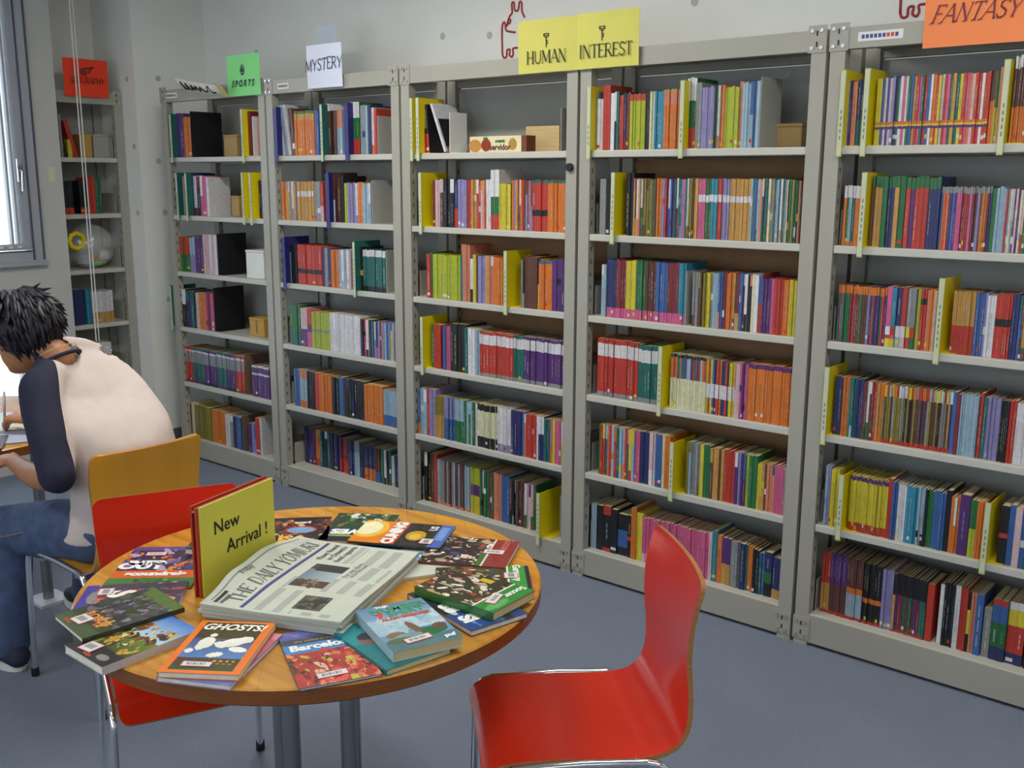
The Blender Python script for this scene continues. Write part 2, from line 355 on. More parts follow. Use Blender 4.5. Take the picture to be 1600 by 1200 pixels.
# far windows opposite the shelves
for k, (a, b) in enumerate(wins):
    w = obj('window_%d' % (k+3), None); w['kind'] = 'structure'; w['label'] = 'wide window opposite the bookcases'
    mb = MB()
    for p, q in (((a, -5.57, .92), (a+.05, -5.5, 2.48)), ((b-.05, -5.57, .92), (b, -5.5, 2.48)), ((a, -5.57, .92), (b, -5.5, .97)), ((a, -5.57, 2.43), (b, -5.5, 2.48)), (((a+b)/2-.025, -5.57, .97), ((a+b)/2+.025, -5.5, 2.43))): mb.box(p, q)
    mb.build('window_frame', M_alu, w); MB().box((a+.05, -5.545, .97), (b-.05, -5.539, 2.43)).build('pane', glass, w)
# ceiling fixtures for the tube lights
M_tube = mat('fixture_enamel', hx('e8e8e6'), .4)
for i, (x, y) in enumerate(LAMPS):
    t = thing('ceiling_light', 'white ceiling tube-light housing, %s of six' % ORD[i], 'light', (x, y, CEIL), 0, 'ceiling tube lights')
    MB().box((-.65, -.13, -.07), (.65, .13, 0)).build('housing', M_tube, t)
# paper note on the panel beside the window
tag(MB().box((-.34, -.505, 1.60), (-.338, -.468, 1.68)).build('wall_note', mat('note_paper', hx('c9cfae'), .8)), 'small pale green note on the wall panel beside the window', 'note')

# ------------------------------------------------------------------ bookcases
GX = [0, .9457, 1.9096, 2.8876, 3.8708, 4.86]
H = 2.10; ZS = [1.735, 1.417, 1.098, .778, .453, .120]; DEP = .34
BAYS = {'A': ('SPORTS', 'grey steel bookcase under the green SPORTS sign, next to the pillar'),
        'B': ('MYSTERY', 'grey steel bookcase under the white MYSTERY sign'),
        'C': ('HUMAN', 'grey steel bookcase under the HUMAN half of the yellow sign'),
        'D': ('INTEREST', 'grey steel bookcase under the INTEREST half of the yellow sign'),
        'E': ('FANTASY', 'grey steel bookcase under the orange FANTASY sign at right'),
        'G': ('GEOGRAPHY', 'narrow grey bookcase in the recess under the red GEOGRAPHY sign')}
LEV = ['top', 'second', 'third', 'fourth', 'fifth', 'bottom']
PW = .050
_shared = {}
def shared(key, fn):
    if key not in _shared: _shared[key] = fn()
    return _shared[key]
def bookcase(key, origin, rz, w, brown=()):
    t = thing('bookcase', BAYS[key][1], 'bookcase', origin, rz, 'grey steel bookcases')
    for (px, py) in ((0, 0), (w-PW, 0), (0, DEP-.04), (w-PW, DEP-.04)):
        p = obj('post', shared('post', lambda: MB().box((0, 0, 0), (PW, .04, H)).mesh('post', M_steel)), t); p.location = (px, py, 0)
        rp = px > w/2
        def slots():
            mb = MB(); z = .2
            while z < H-.12:
                mb.box((-.0006 if rp else PW, .016, z), (0 if rp else PW+.0006, .021, z+.018)); z += .05
            return mb.mesh('slot_row', M_steel_d)
        s = obj('slot_row', shared('slots%d' % rp, slots), p); s['kind'] = 'stuff'
    bevel_box('top_beam', (PW-.001, 0, 2.034), (w-PW+.001, .03, H), M_steel, t, .002)
    MB().box((0, DEP-.03, 2.034), (w, DEP, H)).build('rear_beam', M_steel, t)
    MB().box((PW, .03, 2.062), (w-PW, DEP-.03, 2.07)).build('top_panel', M_steel, t)
    bevel_box('kick_panel', (PW-.001, 0, .012), (w-PW+.001, .02, .118), M_steel, t, .002)
    for zi, z in enumerate(ZS):
        sh = bevel_box('shelf', (PW+.001, .003, z-.026), (w-PW-.001, DEP-.02, z), M_shelf, t, .003)
        for gx in (PW+.002, w-PW-.005):
            MB().box((gx, .05, z), (gx+.003, .28, z+.115)).build('side_guard', M_steel, sh)
        zt = ([2.06]+ZS)[zi]-.03
        MB().box((PW, DEP-.012, z), (w-PW, DEP-.006, zt)).build('back_panel', M_brown if (zi+1) in brown else M_back, t)
    for px in (-.004, w-PW-.012):
        for z in (2.03, .02):
            c = MB(); c.box((px, -.003, z), (px+.062, -.0005, z+.085)); c = c.build('corner_plate', M_steel, t)
            b = MB()
            for bx, bz in ((.014, .015), (.046, .015), (.014, .068), (.046, .068)):
                b.tube([(px+bx, -.0031, z+bz), (px+bx, -.0075, z+bz)], .0062, 8)
            b.build('bolts', M_bolt, c)['kind'] = 'stuff'
            b = MB()
            for bx, bz in ((.030, .018), (.030, .052)): b.box((px+bx-.003, -.0036, z+bz), (px+bx+.003, -.0031, z+bz+.016))
            b.build('keyholes', M_steel_d, c)['kind'] = 'stuff'
    return t
CASES = {}
for k, key in enumerate('ABCDE'):
    CASES[key] = (Vector((GX[k]+.007, 0, 0)), 0, GX[k+1]-GX[k]-.014)
    bookcase(key, CASES[key][0], 0, CASES[key][2], {'C': (3, 4), 'D': (2, 3, 4, 5)}.get(key, ()))
CASES['G'] = (Vector((-.40, -.550, 0)), PI/2, .546)
o = bookcase('G', CASES['G'][0], PI/2, .546); o.scale.y = .27/.34

def px_to_x(px, y, z):
    """world x of the point seen in image column px at depth y and height z"""
    k = (px-800)/FOC; A = FW*k - RT
    return CAM.x - (A.y*(y-CAM.y) + A.z*(z-CAM.z))/A.x
def px_to_y(px, x, z):
    k = (px-800)/FOC; A = FW*k - RT
    return CAM.y - (A.x*(x-CAM.x) + A.z*(z-CAM.z))/A.y
def proj(p):
    d = Vector(p)-CAM; zc = d.dot(FW); return 800+FOC*d.dot(RT)/zc, 600-FOC*d.dot(UP)/zc

# ------------------------------------------------------------------ books on the shelves
PAL = {'r': ('red', 'd9301f'), 'o': ('orange', 'f2740f'), 'y': ('yellow', 'e6d21a'), 'g': ('green', '1f7a3c'), 'l': ('lime', 'b9c811'), 't': ('teal', '177068'), 'b': ('blue', '2f62b4'), 'n': ('navy', '262f72'),
       's': ('pale blue', '93b7cf'), 'p': ('purple', '5a2880'), 'v': ('lavender', '8d84c4'), 'k': ('black', '1c1d24'), 'w': ('white', 'dfdde2'), 'c': ('cream', 'e2dfae'), 'e': ('grey', '8b8f92'), 'm': ('pink', 'e0508a'),
       'd': ('brown', '6b3a2c'), 'f': ('salmon', 'e8805a'), 'a': ('ochre', 'd99a3a'), 'q': ('olive', '8d8422'), 'h': ('cyan', '1f8fb4'), 'u': ('maroon', '8c2430'), 'i': ('pale pink', 'dcb6bd')}
def soft(c, d=.22, g=.90):
    m_ = sum(c)/3; return tuple((v*(1-d)+m_*d)*g for v in c)
PALL = {k: lin(soft(hx(v[1]))) for k, v in PAL.items()}
# crops used for reading the shelf positions: origin x and magnification
K = {'5': (240, 4.0), '6': (240, 4.0), '7': (620, 4.0), '8': (620, 4.0), '0': (880, 4.0), '1': (880, 3.0), '2': (1240, 4.444), '3': (1200, 3.0), '4': (80, 2.857), '9': (420, 6.667)}
# from-x to-x count spine height(cm) [lean]; spine letters with percentages run from foot to head, ? = any of the letters after /
SH = {
'A1': ('5', '148 192 2 ?100/npv 24;192 232 2 o 22;578 616 2 ?100/rud 23;656 668 1 r 20'),
'A2': ('5', '165 190 1 g40i60 22;228 250 1 n 23.5;250 292 2 ?100/rku 22;294 330 2 ?100/rm 22;330 345 1 w 21.5;660 690 2 ?100/kn 20'),
'A3': ('5', '155 172 1 y50r50 20;172 228 3 g50r50 20;228 262 2 v50s50 20;262 315 3 p 20;315 398 8 ?100/iiw 22'),
'A4': ('6', '140 176 2 ?100/no 24;176 208 1 k60w40 22;208 270 4 ?100/knt 21.5;270 286 1 i 21;286 328 2 o 20.5;328 378 4 ?100/mpu 21.5'),
'A5': ('6', '170 245 5 u8r50e30w5r7 21;245 320 5 p8t50e30w5t7 21;320 395 5 k8p50e30w5p7 21;395 460 4 p8t50e30w5t7 21;460 515 3 k8p50e30w5p7 21;515 570 3 u8r50e30w5r7 21;615 725 6 p70w6p18w6 17.5'),
'A6': ('6', '200 240 2 ?100/rod 20;240 265 1 c 21;262 362 4 q 20;365 450 5 o 19.5;452 480 1 w 19;480 515 2 ?100/en 19;515 552 2 b 19;595 640 3 ?100/pvb 17;640 668 1 r 21;668 680 1 w 21'),
'B1': ('5', '772 860 4 ?100/wes 25 9;858 888 2 ?100/kd 23 5;884 1005 8 o80a14g6 21.5;1010 1036 2 b 21.5;1072 1098 1 w 24;1096 1145 3 ?100/kd 21;1145 1184 3 s60f40/sf 21;1226 1286 2 r30g40w30 24;1290 1360 4 ?100/sen 22.5;1360 1394 2 ?100/ro 21'),
'B2': ('5', '805 830 2 o 19.5;830 905 6 ?100/veia 19.5;905 1000 8 a62w14a24 19.5;1000 1040 2 ?100/ne 19.5;1040 1066 2 i40r60 19;1112 1135 1 w45d55 24;1150 1190 2 ?100/kd 22;1190 1216 2 l 19;1216 1275 4 ?100/vvb 19;1275 1310 2 o 19.5;1310 1360 3 ?100/ts 19'),
'B3': ('5', '846 900 3 ?100/ek 20;900 1052 8 r28k12r60 20;1050 1110 3 ?100/en 19.5;1110 1160 2 ?100/oa 19;1160 1236 5 ?100/wsi 19;1277 1310 2 ?100/kad 21;1310 1450 9 k12t72w16 20'),
'B4': ('6', '850 920 4 t30g70 21;918 962 3 p45i55 20;962 990 2 m40p20r40 20;990 1105 6 l46e6l48 19;1105 1295 11 w 19.5;1295 1360 4 ?100/nork 18.5;1360 1520 15 ?100/sgymbvon 18'),
'B5': ('6', '880 915 2 b 20;915 962 3 o18s60f22 20;962 1010 3 k 20;1010 1036 1 r 20;1036 1116 5 o 19.5;1118 1160 2 k 19.5;1160 1186 1 b 20;1204 1320 7 ?100/kkn 20;1320 1436 6 o 19;1436 1526 8 b30s70 18'),
'B6': ('9', '375 490 5 ?100/nbnp 19;490 540 2 r20o60a20 19;540 745 9 ?100/kntn 19;748 830 4 r40u60 17.5;830 890 3 ?100/en 17.5;890 945 2 s70e30 17.5;945 1000 3 ?100/nk 17;1000 1110 5 o35n65 17;1110 1160 2 b30d70 17;1160 1270 5 ?100/nkt 17;1275 1305 1 w 15;1305 1350 2 n 15'),
'C1': ('7', '150 164 1 w 20;166 200 2 r40k60 21 4'),
'C2': ('7', '222 292 4 ?100/idu 20;292 360 3 ?100/kt 20;360 382 1 r40n60 20;385 440 3 v 20;440 590 11 ?100/rfiawr 20;590 640 2 r25g30w45 24;632 712 6 y 18.5;722 848 12 ?100/rofvadt 20;846 940 5 r30k12r52t6 20;940 1058 11 o94t6 20'),
'C3': ('8', '190 212 1 r 20;208 224 1 g 21;224 394 11 l 20;392 412 1 t 20.5;402 456 3 f 25;456 476 1 k30w70 19;476 512 2 ?100/yd 21;512 553 2 v 20.5;553 600 3 ?100/fa 21;600 660 4 o 20.5;776 800 2 ?100/ek 20;798 880 3 ?100/kd 22;880 898 1 y50k50 21;888 970 5 o94b6 20.5;970 1050 3 ?100/pkn 21.5'),
'C4': ('8', '216 234 1 g 20;232 276 2 r 20.5;280 332 4 ?100/vmbn 20;336 428 4 k 22;426 450 1 t 21;448 490 2 ?100/wo 20.5;488 520 2 s 20;518 728 10 e8r64w22r6 20;726 794 4 e8t64w22t6 20;792 1048 13 e8p64w22p6 20'),
'C5': ('8', '125 150 1 o25b75 20;150 190 2 ?100/se 20.5;190 206 1 r 21;206 244 2 v 21;240 292 5 a55q45 18.5;292 362 6 b50v50 18.5;362 420 4 g50s50 18.5;420 502 6 ?100/wgks 18.5;502 626 9 k25c60k15 18.5;626 712 7 v18w82 18.5;712 792 6 ?100/nnbp 18.5;792 886 7 ?100/ifwr 18;886 920 2 n60w40 18;920 960 3 t 17.5;960 1040 6 ?100/ofym 17.5'),
'C6': ('7', '178 234 3 ?100/kd 20;234 252 1 r 20;252 466 17 f6?94/eeds 18.5;464 520 5 y40p24l36 18.5;520 546 2 ?100/kt 18.5;546 606 5 ?100/gdb 18.5;608 656 3 f 18.5;656 706 3 b 18.5;706 800 7 ?100/ked 17.5;800 866 5 ?100/gpwi 17.5;1014 1030 1 e 16'),
'D1': ('0', '200 214 1 e 22;214 250 2 w 19.5;250 294 2 r 24;294 320 1 w 21.5;318 350 2 ?100/tk 21.5;346 376 2 r 20.5;376 418 3 ?100/nuv 21;418 512 6 l88r12 20.5;512 540 2 ?100/dk 21;540 570 2 c 21;570 628 4 h 21;628 724 6 o74f20a6 21.5;768 826 3 r30g38w32 25;826 860 2 e 23;860 945 5 v 21.5;942 966 2 ?100/gk 22;966 1006 3 ?100/do 21.5;1004 1094 6 l 21;1092 1116 1 f 22.5;1116 1166 3 s 22;1166 1224 3 ?100/bsf 22.5'),
'D2': ('0', '226 268 2 e 20;270 292 1 k 20;388 434 2 ?100/kn 22;436 480 4 ?100/adm 20;480 580 8 ?100/gqdl 20;580 610 2 o 20;610 690 7 ?100/vbpr 20;690 770 7 ?100/tmvu 20;770 836 6 ?100/aqd 20;838 886 3 m62w12m26 20;886 922 2 g62w12g26 20;922 958 3 h62w12h26 20;958 986 2 r62w12r26 20;986 1032 3 v62w12v26 20;1032 1165 9 a62w10a28 20;1166 1250 7 ?100/bfst 20;1250 1400 14 ?100/ctaes 20;1400 1506 9 ?100/gakus 19.5'),
'D3': ('0', '236 268 2 ?100/ws 19;272 332 4 m17n83 21;332 390 4 m17u83 21;390 452 4 m17y83 21;452 512 4 m17g83 21;512 578 4 m17d83 21;578 648 4 m17b83 21;648 716 4 m17u83 21;716 762 3 m17h83 21;806 886 7 ?100/edq 18.5;886 916 2 y 18.5;916 966 3 ?100/es 18.5;966 1020 4 ?100/fub 19;1020 1056 3 o 19;1056 1132 6 ?100/adub 19;1132 1176 3 ?100/fkw 19;1176 1216 2 ?100/cw 19;1212 1240 2 r50b50 19;1240 1292 5 p 18;1292 1316 2 m 18;1316 1366 4 r 18;1366 1412 4 o 18;1412 1474 5 y 18'),
'D4': ('0', '212 464 12 e8r62w22r8 20;464 584 6 e8t62w22t8 19.5;668 890 18 c56?38k6/stpbror 18;890 1066 13 ?30w26?44/nbrtylo 17.5;1066 1150 7 ?100/mvpi 17.5;1150 1446 16 o92p8 18'),
'D5': ('1', '165 332 15 ?100/yfrstog 18;332 358 2 m 18;358 402 3 n 18;402 430 2 w30i70 18;430 460 2 b 18;460 474 1 c 18;472 497 2 o 18;576 640 6 ?100/desq 17.5;640 656 1 y 17.5;656 686 2 g 17.5;686 750 5 ?100/dau 17;750 800 4 r 17;800 852 4 ?100/pvb 17;852 868 1 l 17;868 906 2 g 17;906 950 4 ?100/ayd 15;950 986 3 ?100/ft 15;986 1030 3 m 15;1028 1060 3 ?100/soi 15'),
'D6': ('1', '130 156 2 ?100/sd 17;156 186 1 k 17;186 222 1 r8k72r20 17.5;222 252 1 k 16.5;252 300 1 k20b42k38 15.5;300 318 1 k40r10k50 16;318 342 1 o 19;342 370 2 y 17.5;370 430 4 i20m80 16.5;430 680 15 m 16.5;680 695 1 i 17;695 718 1 h 18;720 740 1 o 17;740 782 2 a45p55 16.5;782 826 4 e 16;826 850 1 n 16;850 862 1 t 16;862 886 2 o 15.5;886 916 2 k 15;916 940 2 ?100/tb 14.5;940 976 1 k30g25n45 15;976 1036 3 a22n78 14'),
'E1': ('2', '328 380 2 v 21;382 396 1 n 21;398 430 1 f 20.5;434 474 2 t40n60 21;566 1350 40 ?24p4y3o4?65/rvbgnwoiaemty 21;1352 1390 2 o60d40 21;1388 1412 2 l50g50 21;1412 1440 2 f 22;1510 1720 12 o42d44w14 25'),
'E2': ('2', '342 454 6 o7?73w20/stobgh 19.5;532 548 1 d84g16 22.5;550 604 2 a84g16 22.5;606 640 1 g 22.5;640 690 2 n84g16 22.5;690 720 1 a84g16 22.5;722 762 1 g 22.5;764 796 1 r84g16 22.5;798 826 1 p84g16 22.5;828 920 3 r84g16 22.5;922 1004 3 n84g16 22.5;1008 1360 21 ?90e10/vbrpmdou 19.5;1360 1390 1 g 19.5;1390 1450 5 s 19.5;1450 1590 10 ?100/rpiswc 19;1592 1760 9 ?100/robgs 19'),
'E3': ('2', '300 636 20 ?86o14/urpgtvdn 18.5;638 672 1 y14r6w14m66 19;672 704 1 y14m6r14h66 19;706 740 1 s18w18n64 19;742 776 1 i18w18r64 19;778 808 1 r18y18e64 19;810 842 1 g18r18e64 19;846 870 1 l 19;872 912 2 r75k10r15 19;914 982 4 ?100/ofmi 19;1094 1250 9 r46a54 19;1252 1330 4 ?100/svb 19;1330 1390 3 w 18.5;1390 1500 6 r50k12r38 19;1502 1550 2 n 19.5;1552 1760 10 ?100/adtbr 19'),
'E4': ('2', '278 330 2 n 19;332 380 3 o 19;380 424 3 ?100/sgt 19;424 476 3 n 19;476 550 5 ?100/dug 18.5;550 606 3 ?100/aor 18.5;606 1090 34 r7?73/dkneqad 18.5;1090 1116 1 b 19;1116 1144 1 u 18.5;1146 1270 8 s 18.5;1274 1300 1 r 19.5;1302 1326 1 t 18.5;1328 1420 7 v 18.5;1420 1480 4 k 18;1482 1530 2 r 18.5;1532 1640 5 w 18;1642 1800 9 ?100/rnoy 18'),
'E5': ('3', '264 288 2 ?100/sv 17.5;290 328 4 y 17;376 554 19 r16y76p8 16;554 576 1 r 17;576 600 2 b 16.5;600 640 4 w 16;640 696 4 h 16;696 740 4 ?100/esk 16;740 768 2 g 16;768 824 4 b 16;824 850 1 k 17;850 890 3 ?100/of 15.5;890 938 1 p 16.5;940 972 2 l50g50 15.5;972 1006 3 o 15.5;1078 1120 1 k45r8k47 15.5;1120 1150 1 b 16;1150 1182 1 i 16;1182 1400 8 ?100/wgrb 16'),
'E6': ('3', '246 286 3 r5a45r50 16;286 366 8 r5d45p50 16;366 440 7 r5s38o10d47 16;440 530 7 r5k30o8k57 15.5;530 580 3 v 15.5;580 736 12 r4?60k36/dtapu 15;738 770 1 r 14.5;795 815 1 w 15;815 868 4 k 15.5;868 892 1 w 16;892 926 2 r 15.5;926 942 1 k30y40k30 15;942 966 2 f 15;966 1000 1 b 15;1004 1040 1 e 12;1042 1114 2 n22g40b28r10 15;1116 1198 2 n18r44y26w12 15;1204 1420 9 ?100/rbkow 15'),
'G1': ('4', '30 50 2 e 24;52 70 1 k 23 10;72 92 1 y 10;98 118 1 r 21 14'),
'G2': ('4', '38 50 1 g 21;62 100 2 r20k80 19;130 165 2 r20k80 19;168 198 2 r 21;198 216 1 g 21;216 226 1 t 21'),
'G4': ('4', '70 150 4 n 21;160 182 2 h 21;184 280 11 a35w65 19'),
'G5': ('4', '75 120 2 ?100/vs 19;145 275 10 w 21'),
}
SPY = {'B6': .10, 'C6': .05, 'D6': .045, 'E6': .05, 'A6': .03}
HSC = {'B6': 1.06, 'C2': 1.04, 'C5': 1.08, 'C6': 1.2, 'D2': 1.08, 'D3': 1.09, 'D4': 1.17, 'D5': 1.18, 'D6': 1.15, 'E3': 1.04, 'E4': 1.08, 'E5': 1.23, 'E6': 1.42}
ALLB = []   # every book: dict
for key, (crop, txt) in SH.items():
    bay, lev = key[0], int(key[1])-1; ox, s = K[crop]; zs = ZS[lev]; sy = SPY.get(key, .022)
    rng = random.Random(key)
    for seg in txt.split(';'):
        p = seg.split(); u0, u1, n, spec, h = float(p[0]), float(p[1]), int(p[2]), p[3], float(p[4])/100*.985*HSC.get(key, 1); lean = float(p[5]) if len(p) > 5 else 0
        if bay == 'G':
            a, b = (px_to_y(ox+u/s, -.40-sy, zs+.08)-CASES['G'][0].y for u in (u0, u1))
        else:
            a, b = (px_to_x(ox+u/s, sy, zs+.08)-CASES[bay][0].x for u in (u0, u1))
        w = CASES[bay][2]; a = max(a, PW+.006); b = min(b, w-PW-.006)
        if b-a < .004: continue
        if b-a < (b-a)/max(n, 1)*.5: continue
        body, _, pal = spec.partition('/')
        toks = re.findall(r'([a-z?])(\d+)', body) or [(body, '100')]
        tk = [(b-a)/n*rng.uniform(.82, 1.18) for _ in range(n)]; sc = (b-a)/sum(tk); x = a
        for i in range(n):
            q = rng.choice(pal) if pal else None
            bands = [((q if c == '?' else c), float(v)/100) for c, v in toks]
            tot = sum(v for _, v in bands)
            if tot < .99: bands.append((rng.choice('wsroy'), 1-tot))
            if pal and len(bands) == 1 and rng.random() < .55:
                q2 = rng.choice(pal+'w'); f = rng.choice((.2, .3, .5, .72, .8)); bands = [(q, f), (q2, 1-f)] if rng.random() < .6 else [(q, f*.7), (q2, .12), (q, .88-f*.7)]
            t = tk[i]*sc
            ALLB.append(dict(key=key, bay=bay, lev=lev, x=x, t=t, h=h*rng.uniform(.985, 1.012), sy=sy+rng.uniform(-.004, .004), bands=bands, lean=lean, plain=(len(pal) == 0), seed=rng.random()))
            x += t
def book_world(b, p):
    O, rz, w = CASES[b['bay']]; return O + Matrix.Rotation(rz, 3, 'Z') @ Vector(p)
for b in ALLB:
    m = [proj(book_world(b, (b['x']+dx, b['sy'], ZS[b['lev']]+dz))) for dx, dz in ((0, 0), (b['t'], 0), (0, b['h']), (b['t'], b['h']))]
    vis = 0 < m[0][0] and m[1][0] < 1600
    b['area'] = abs(m[1][0]-m[0][0])*abs(m[2][1]-m[0][1]) if vis else 0
    if b['key'] in ('G5', 'D6') and (b['key'] == 'G5' or 1010 < m[0][0] < 1110): b['area'] = 0
ind = set(id(b) for b in sorted(ALLB, key=lambda q: -q['area'])[:276])
cnt = {}
for b in ALLB:
    agg = {}
    for c, v in b['bands']: agg[c] = agg.get(c, 0)+v
    o_ = sorted(agg.items(), key=lambda q: -q[1]); main = o_[0][0]; b['main'] = main
    d = PAL[main][0]
    if len(o_) > 1 and o_[1][1] >= .1: d += ' and ' + PAL[o_[1][0]][0]
    b['desc'] = d
    kk = (b['key'], d); cnt[kk] = cnt.get(kk, 0)+1; b['idx'] = cnt[kk]
def book_geo(cv, pg, b, M):
    """adds covers (with spine bands) to cv and the page block to pg"""
    rng = random.Random(b['seed']); t, h = b['t']*.97, b['h']; d = min(.15, h*.66); c = min(.0008, t*.09)
    j = lambda col: tuple(max(0, min(1, v*rng.uniform(.9, 1.08))) for v in col)
    k_ = rng.uniform(.85, 1.1); col = {q: tuple(min(1, v*k_) for v in PALL[q]) for q, _ in b['bands']}
    mc = col[b['main']]
    T = lambda pts: [M @ Vector(p) for p in pts]
    for x0, x1 in ((0, c), (t-c, t)):
        cv.box((x0, c, 0), (x1, d, h), mc, M=M)
    z = 0
    for q, v in b['bands']:
        z1 = z+v*h; r = .0  # gently rounded spine: three facets
        for xa, ya, xb, yb in ((0, c, t*.22, 0), (t*.22, 0, t*.78, 0), (t*.78, 0, t, c)):
            cv.face(T([(xa, ya, z), (xb, yb, z), (xb, yb, z1), (xa, ya, z1)]), col[q])
        z = z1
    cv.face(T([(0, c, h), (t*.22, 0, h), (t*.78, 0, h), (t, c, h)]), mc)
    # title strip printed along the spine
    if rng.random() < .5:
        lum = sum(mc)/3; tc_ = tuple(.55*a_+.45*b_ for a_, b_ in zip(PALL[rng.choice('kkndu')] if lum > .25 else PALL[rng.choice('wwcys')], mc))
        big = max(range(len(b['bands'])), key=lambda i: b['bands'][i][1]); z0 = sum(v for _, v in b['bands'][:big])*h; hh = b['bands'][big][1]*h
        a0, a1 = z0+hh*rng.uniform(.12, .3), z0+hh*rng.uniform(.6, .9); w0 = t*rng.uniform(.38, .44); w1 = w0+t*rng.uniform(.10, .2)
        n = rng.randint(3, 6); zz = a0; st = (a1-a0)/n
        for i in range(n):
            cv.face(T([(w0, -.0002, zz), (w1, -.0002, zz), (w1, -.0002, zz+st*.8), (w0, -.0002, zz+st*.8)]), tc_); zz += st
    if rng.random() < .12:
        z0 = h*rng.uniform(.03, .1); q = PALL[rng.choice('wwry')]
        cv.face(T([(t*.1, -.0003, z0), (t*.9, -.0003, z0), (t*.9, -.0003, z0+.012), (t*.1, -.0003, z0+.012)]), q)
    pg.box((c, c*1.5, .001), (t-c, d-.002, h-.0015), M=M)
stuffC, stuffP = MB(), MB()
for b in ALLB:
    O, rz, w = CASES[b['bay']]
    loc = book_world(b, (b['x'], b['sy'], ZS[b['lev']]+.0003)); R = Matrix.Rotation(rz, 4, 'Z')
    if b['lean']: R = R @ Matrix.Translation((b['t'] if b['lean'] < 0 else 0, 0, 0)) @ Matrix.Rotation(-math.radians(b['lean']), 4, 'Y') @ Matrix.Translation((-b['t'] if b['lean'] < 0 else 0, 0, 0))
    if id(b) in ind and b['idx'] <= len(ORD):
        cv, pg = MB(), MB(); book_geo(cv, pg, b, Matrix())
        o = cv.build('book', M_book); o.matrix_world = Matrix.Translation(loc) @ R
        pg.build('pages', M_page, o)
        n = cnt[(b['key'], b['desc'])]
        lab = '%s%s book%s, %s shelf under the %s sign' % ((ORD[b['idx']-1]+' ') if n > 1 else 'lone ', b['desc'], ' from left' if n > 1 else '', LEV[b['lev']], BAYS[b['bay']][0])
        tag(o, lab, 'book', 'books on the shelves')
    else:
        M = Matrix.Translation(loc) @ R; book_geo(stuffC, stuffP, b, M)
so = stuffC.build('shelved_books', M_book); tag(so, 'remaining thin paperbacks packed upright on all the bookcase shelves', 'books', None, 'stuff')
p = stuffP.build('pages', M_page, so); p['kind'] = 'stuff'
print('BOOKS', len(ALLB), len(ind))

# ------------------------------------------------------------------ shelf dividers with label strips, bookends, boxes
# key: list of (crop x of the strip centre, colour)
DIV = {'A1': ('5', [(112, 't'), (556, 'y')]), 'A2': ('5', [(150, 't'), (208, 't'), (560, 'y'), (608, 'y')]), 'A4': ('6', [(114, 't')]),
       'B1': ('5', [(762, 'n'), (1052, 't'), (1206, 'n')]), 'B2': ('5', [(1088, 'n')]), 'B3': ('5', [(815, 'n'), (1256, 't')]),
       'C1': ('7', [(92, 'y'), (132, 'y')]), 'C2': ('7', [(148, 'y')]), 'C3': ('8', [(680, 'y')]), 'C4': ('8', [(158, 'y')]), 'C6': ('7', [(884, 'y')]),
       'D1': ('0', [(162, 'y'), (742, 'y')]), 'D2': ('0', [(310, 'y')]), 'D4': ('0', [(604, 'y')]), 'D5': ('1', [(508, 'y')]),
       'E1': ('2', [(334, 'y'), (500, 'y'), (1462, 'y')]), 'E2': ('2', [(478, 'y')]), 'E3': ('2', [(1012, 'y')]), 'E4': ('2', [(220, 'y')]), 'E5': ('3', [(340, 'y'), (1022, 'y')])}
DN = {'y': ('yellow', M_dyel, M_dgrn), 't': ('white-fronted teal', M_dteal, M_dteal), 'n': ('navy blue', M_dblu, M_dblu)}
for key, (crop, L) in DIV.items():
    bay, lev = key[0], int(key[1])-1; ox, s = K[crop]; z = ZS[lev]
    same = {}
    for u, c in L: same[c] = same.get(c, 0)+1
    seen = {}
    for u, c in L:
        nm, mp, me_ = DN[c]; seen[c] = seen.get(c, 0)+1
        X = px_to_x(ox+u/s, -.012, z+.1)
        which = '' if same[c] == 1 else ('left ' if seen[c] == 1 else ('right ' if seen[c] == same[c] else 'middle '))
        t = thing('shelf_divider', '%s%s shelf divider on the %s shelf under the %s sign' % (which, nm, LEV[lev], BAYS[bay][0]), 'divider', (X, 0, z+.0005), 0, 'shelf dividers')
        hgt = .235 if lev < 4 else .20
        MB().box((.004, -.010, 0), (.0065, .15, hgt)).build('plate', mp, t)
        MB().box((.0066, .01, 0), (.05, .14, .0015)).build('foot', mp, t)
        if c == 'n':
            MB().box((-.012, -.014, -.032), (.014, -.0105, hgt-.005)).build('label_holder', mp, t)
        else:
            MB().box((-.010, -.014, -.034), (.008, -.0105, hgt)).build('label_holder', me_, t)
            ls = MB().box((-.0082, -.0150, -.030), (.0062, -.0141, hgt-.004)).build('label_strip', M_ltile, t)
            mk = MB(); rng = random.Random(key+c); zz = .02
            for k in range(rng.randint(4, 7)):
                mk.box((-.003, -.0153, zz), (.001, -.0151, zz+.012)); zz += .02
            mk.build('label_writing', mat('label_ink', hx('77796a'), .8), ls)
PLT = [('A1', '5', 234, 'black', .245, .20), ('A1', '5', 618, 'white', .20, .14), ('A3', '5', 400, 'black', .225, .19), ('A4', '6', 380, 'black', .245, .20), ('A5', '6', 574, 'brown', .215, .16), ('A6', '6', 556, 'brown', .20, .16),
       ('B1', '5', 1398, 'grey', .17, .13), ('B2', '5', 1364, 'grey', .20, .18), ('B3', '5', 1452, 'grey', .20, .17), ('B5', '6', 1190, 'brown', .20, .16),
       ('C1', '7', 328, 'white', .17, .11), ('C1', '7', 1024, 'grey', .165, .10), ('D1', '0', 1226, 'grey', .235, .16), ('D3', '0', 764, 'grey', .20, .15)]
PM = {'black': M_black, 'white': M_white, 'grey': mat('bookend_grey', hx('a3a39a'), .5), 'brown': mat('bookend_brown', hx('6e5a45'), .6)}
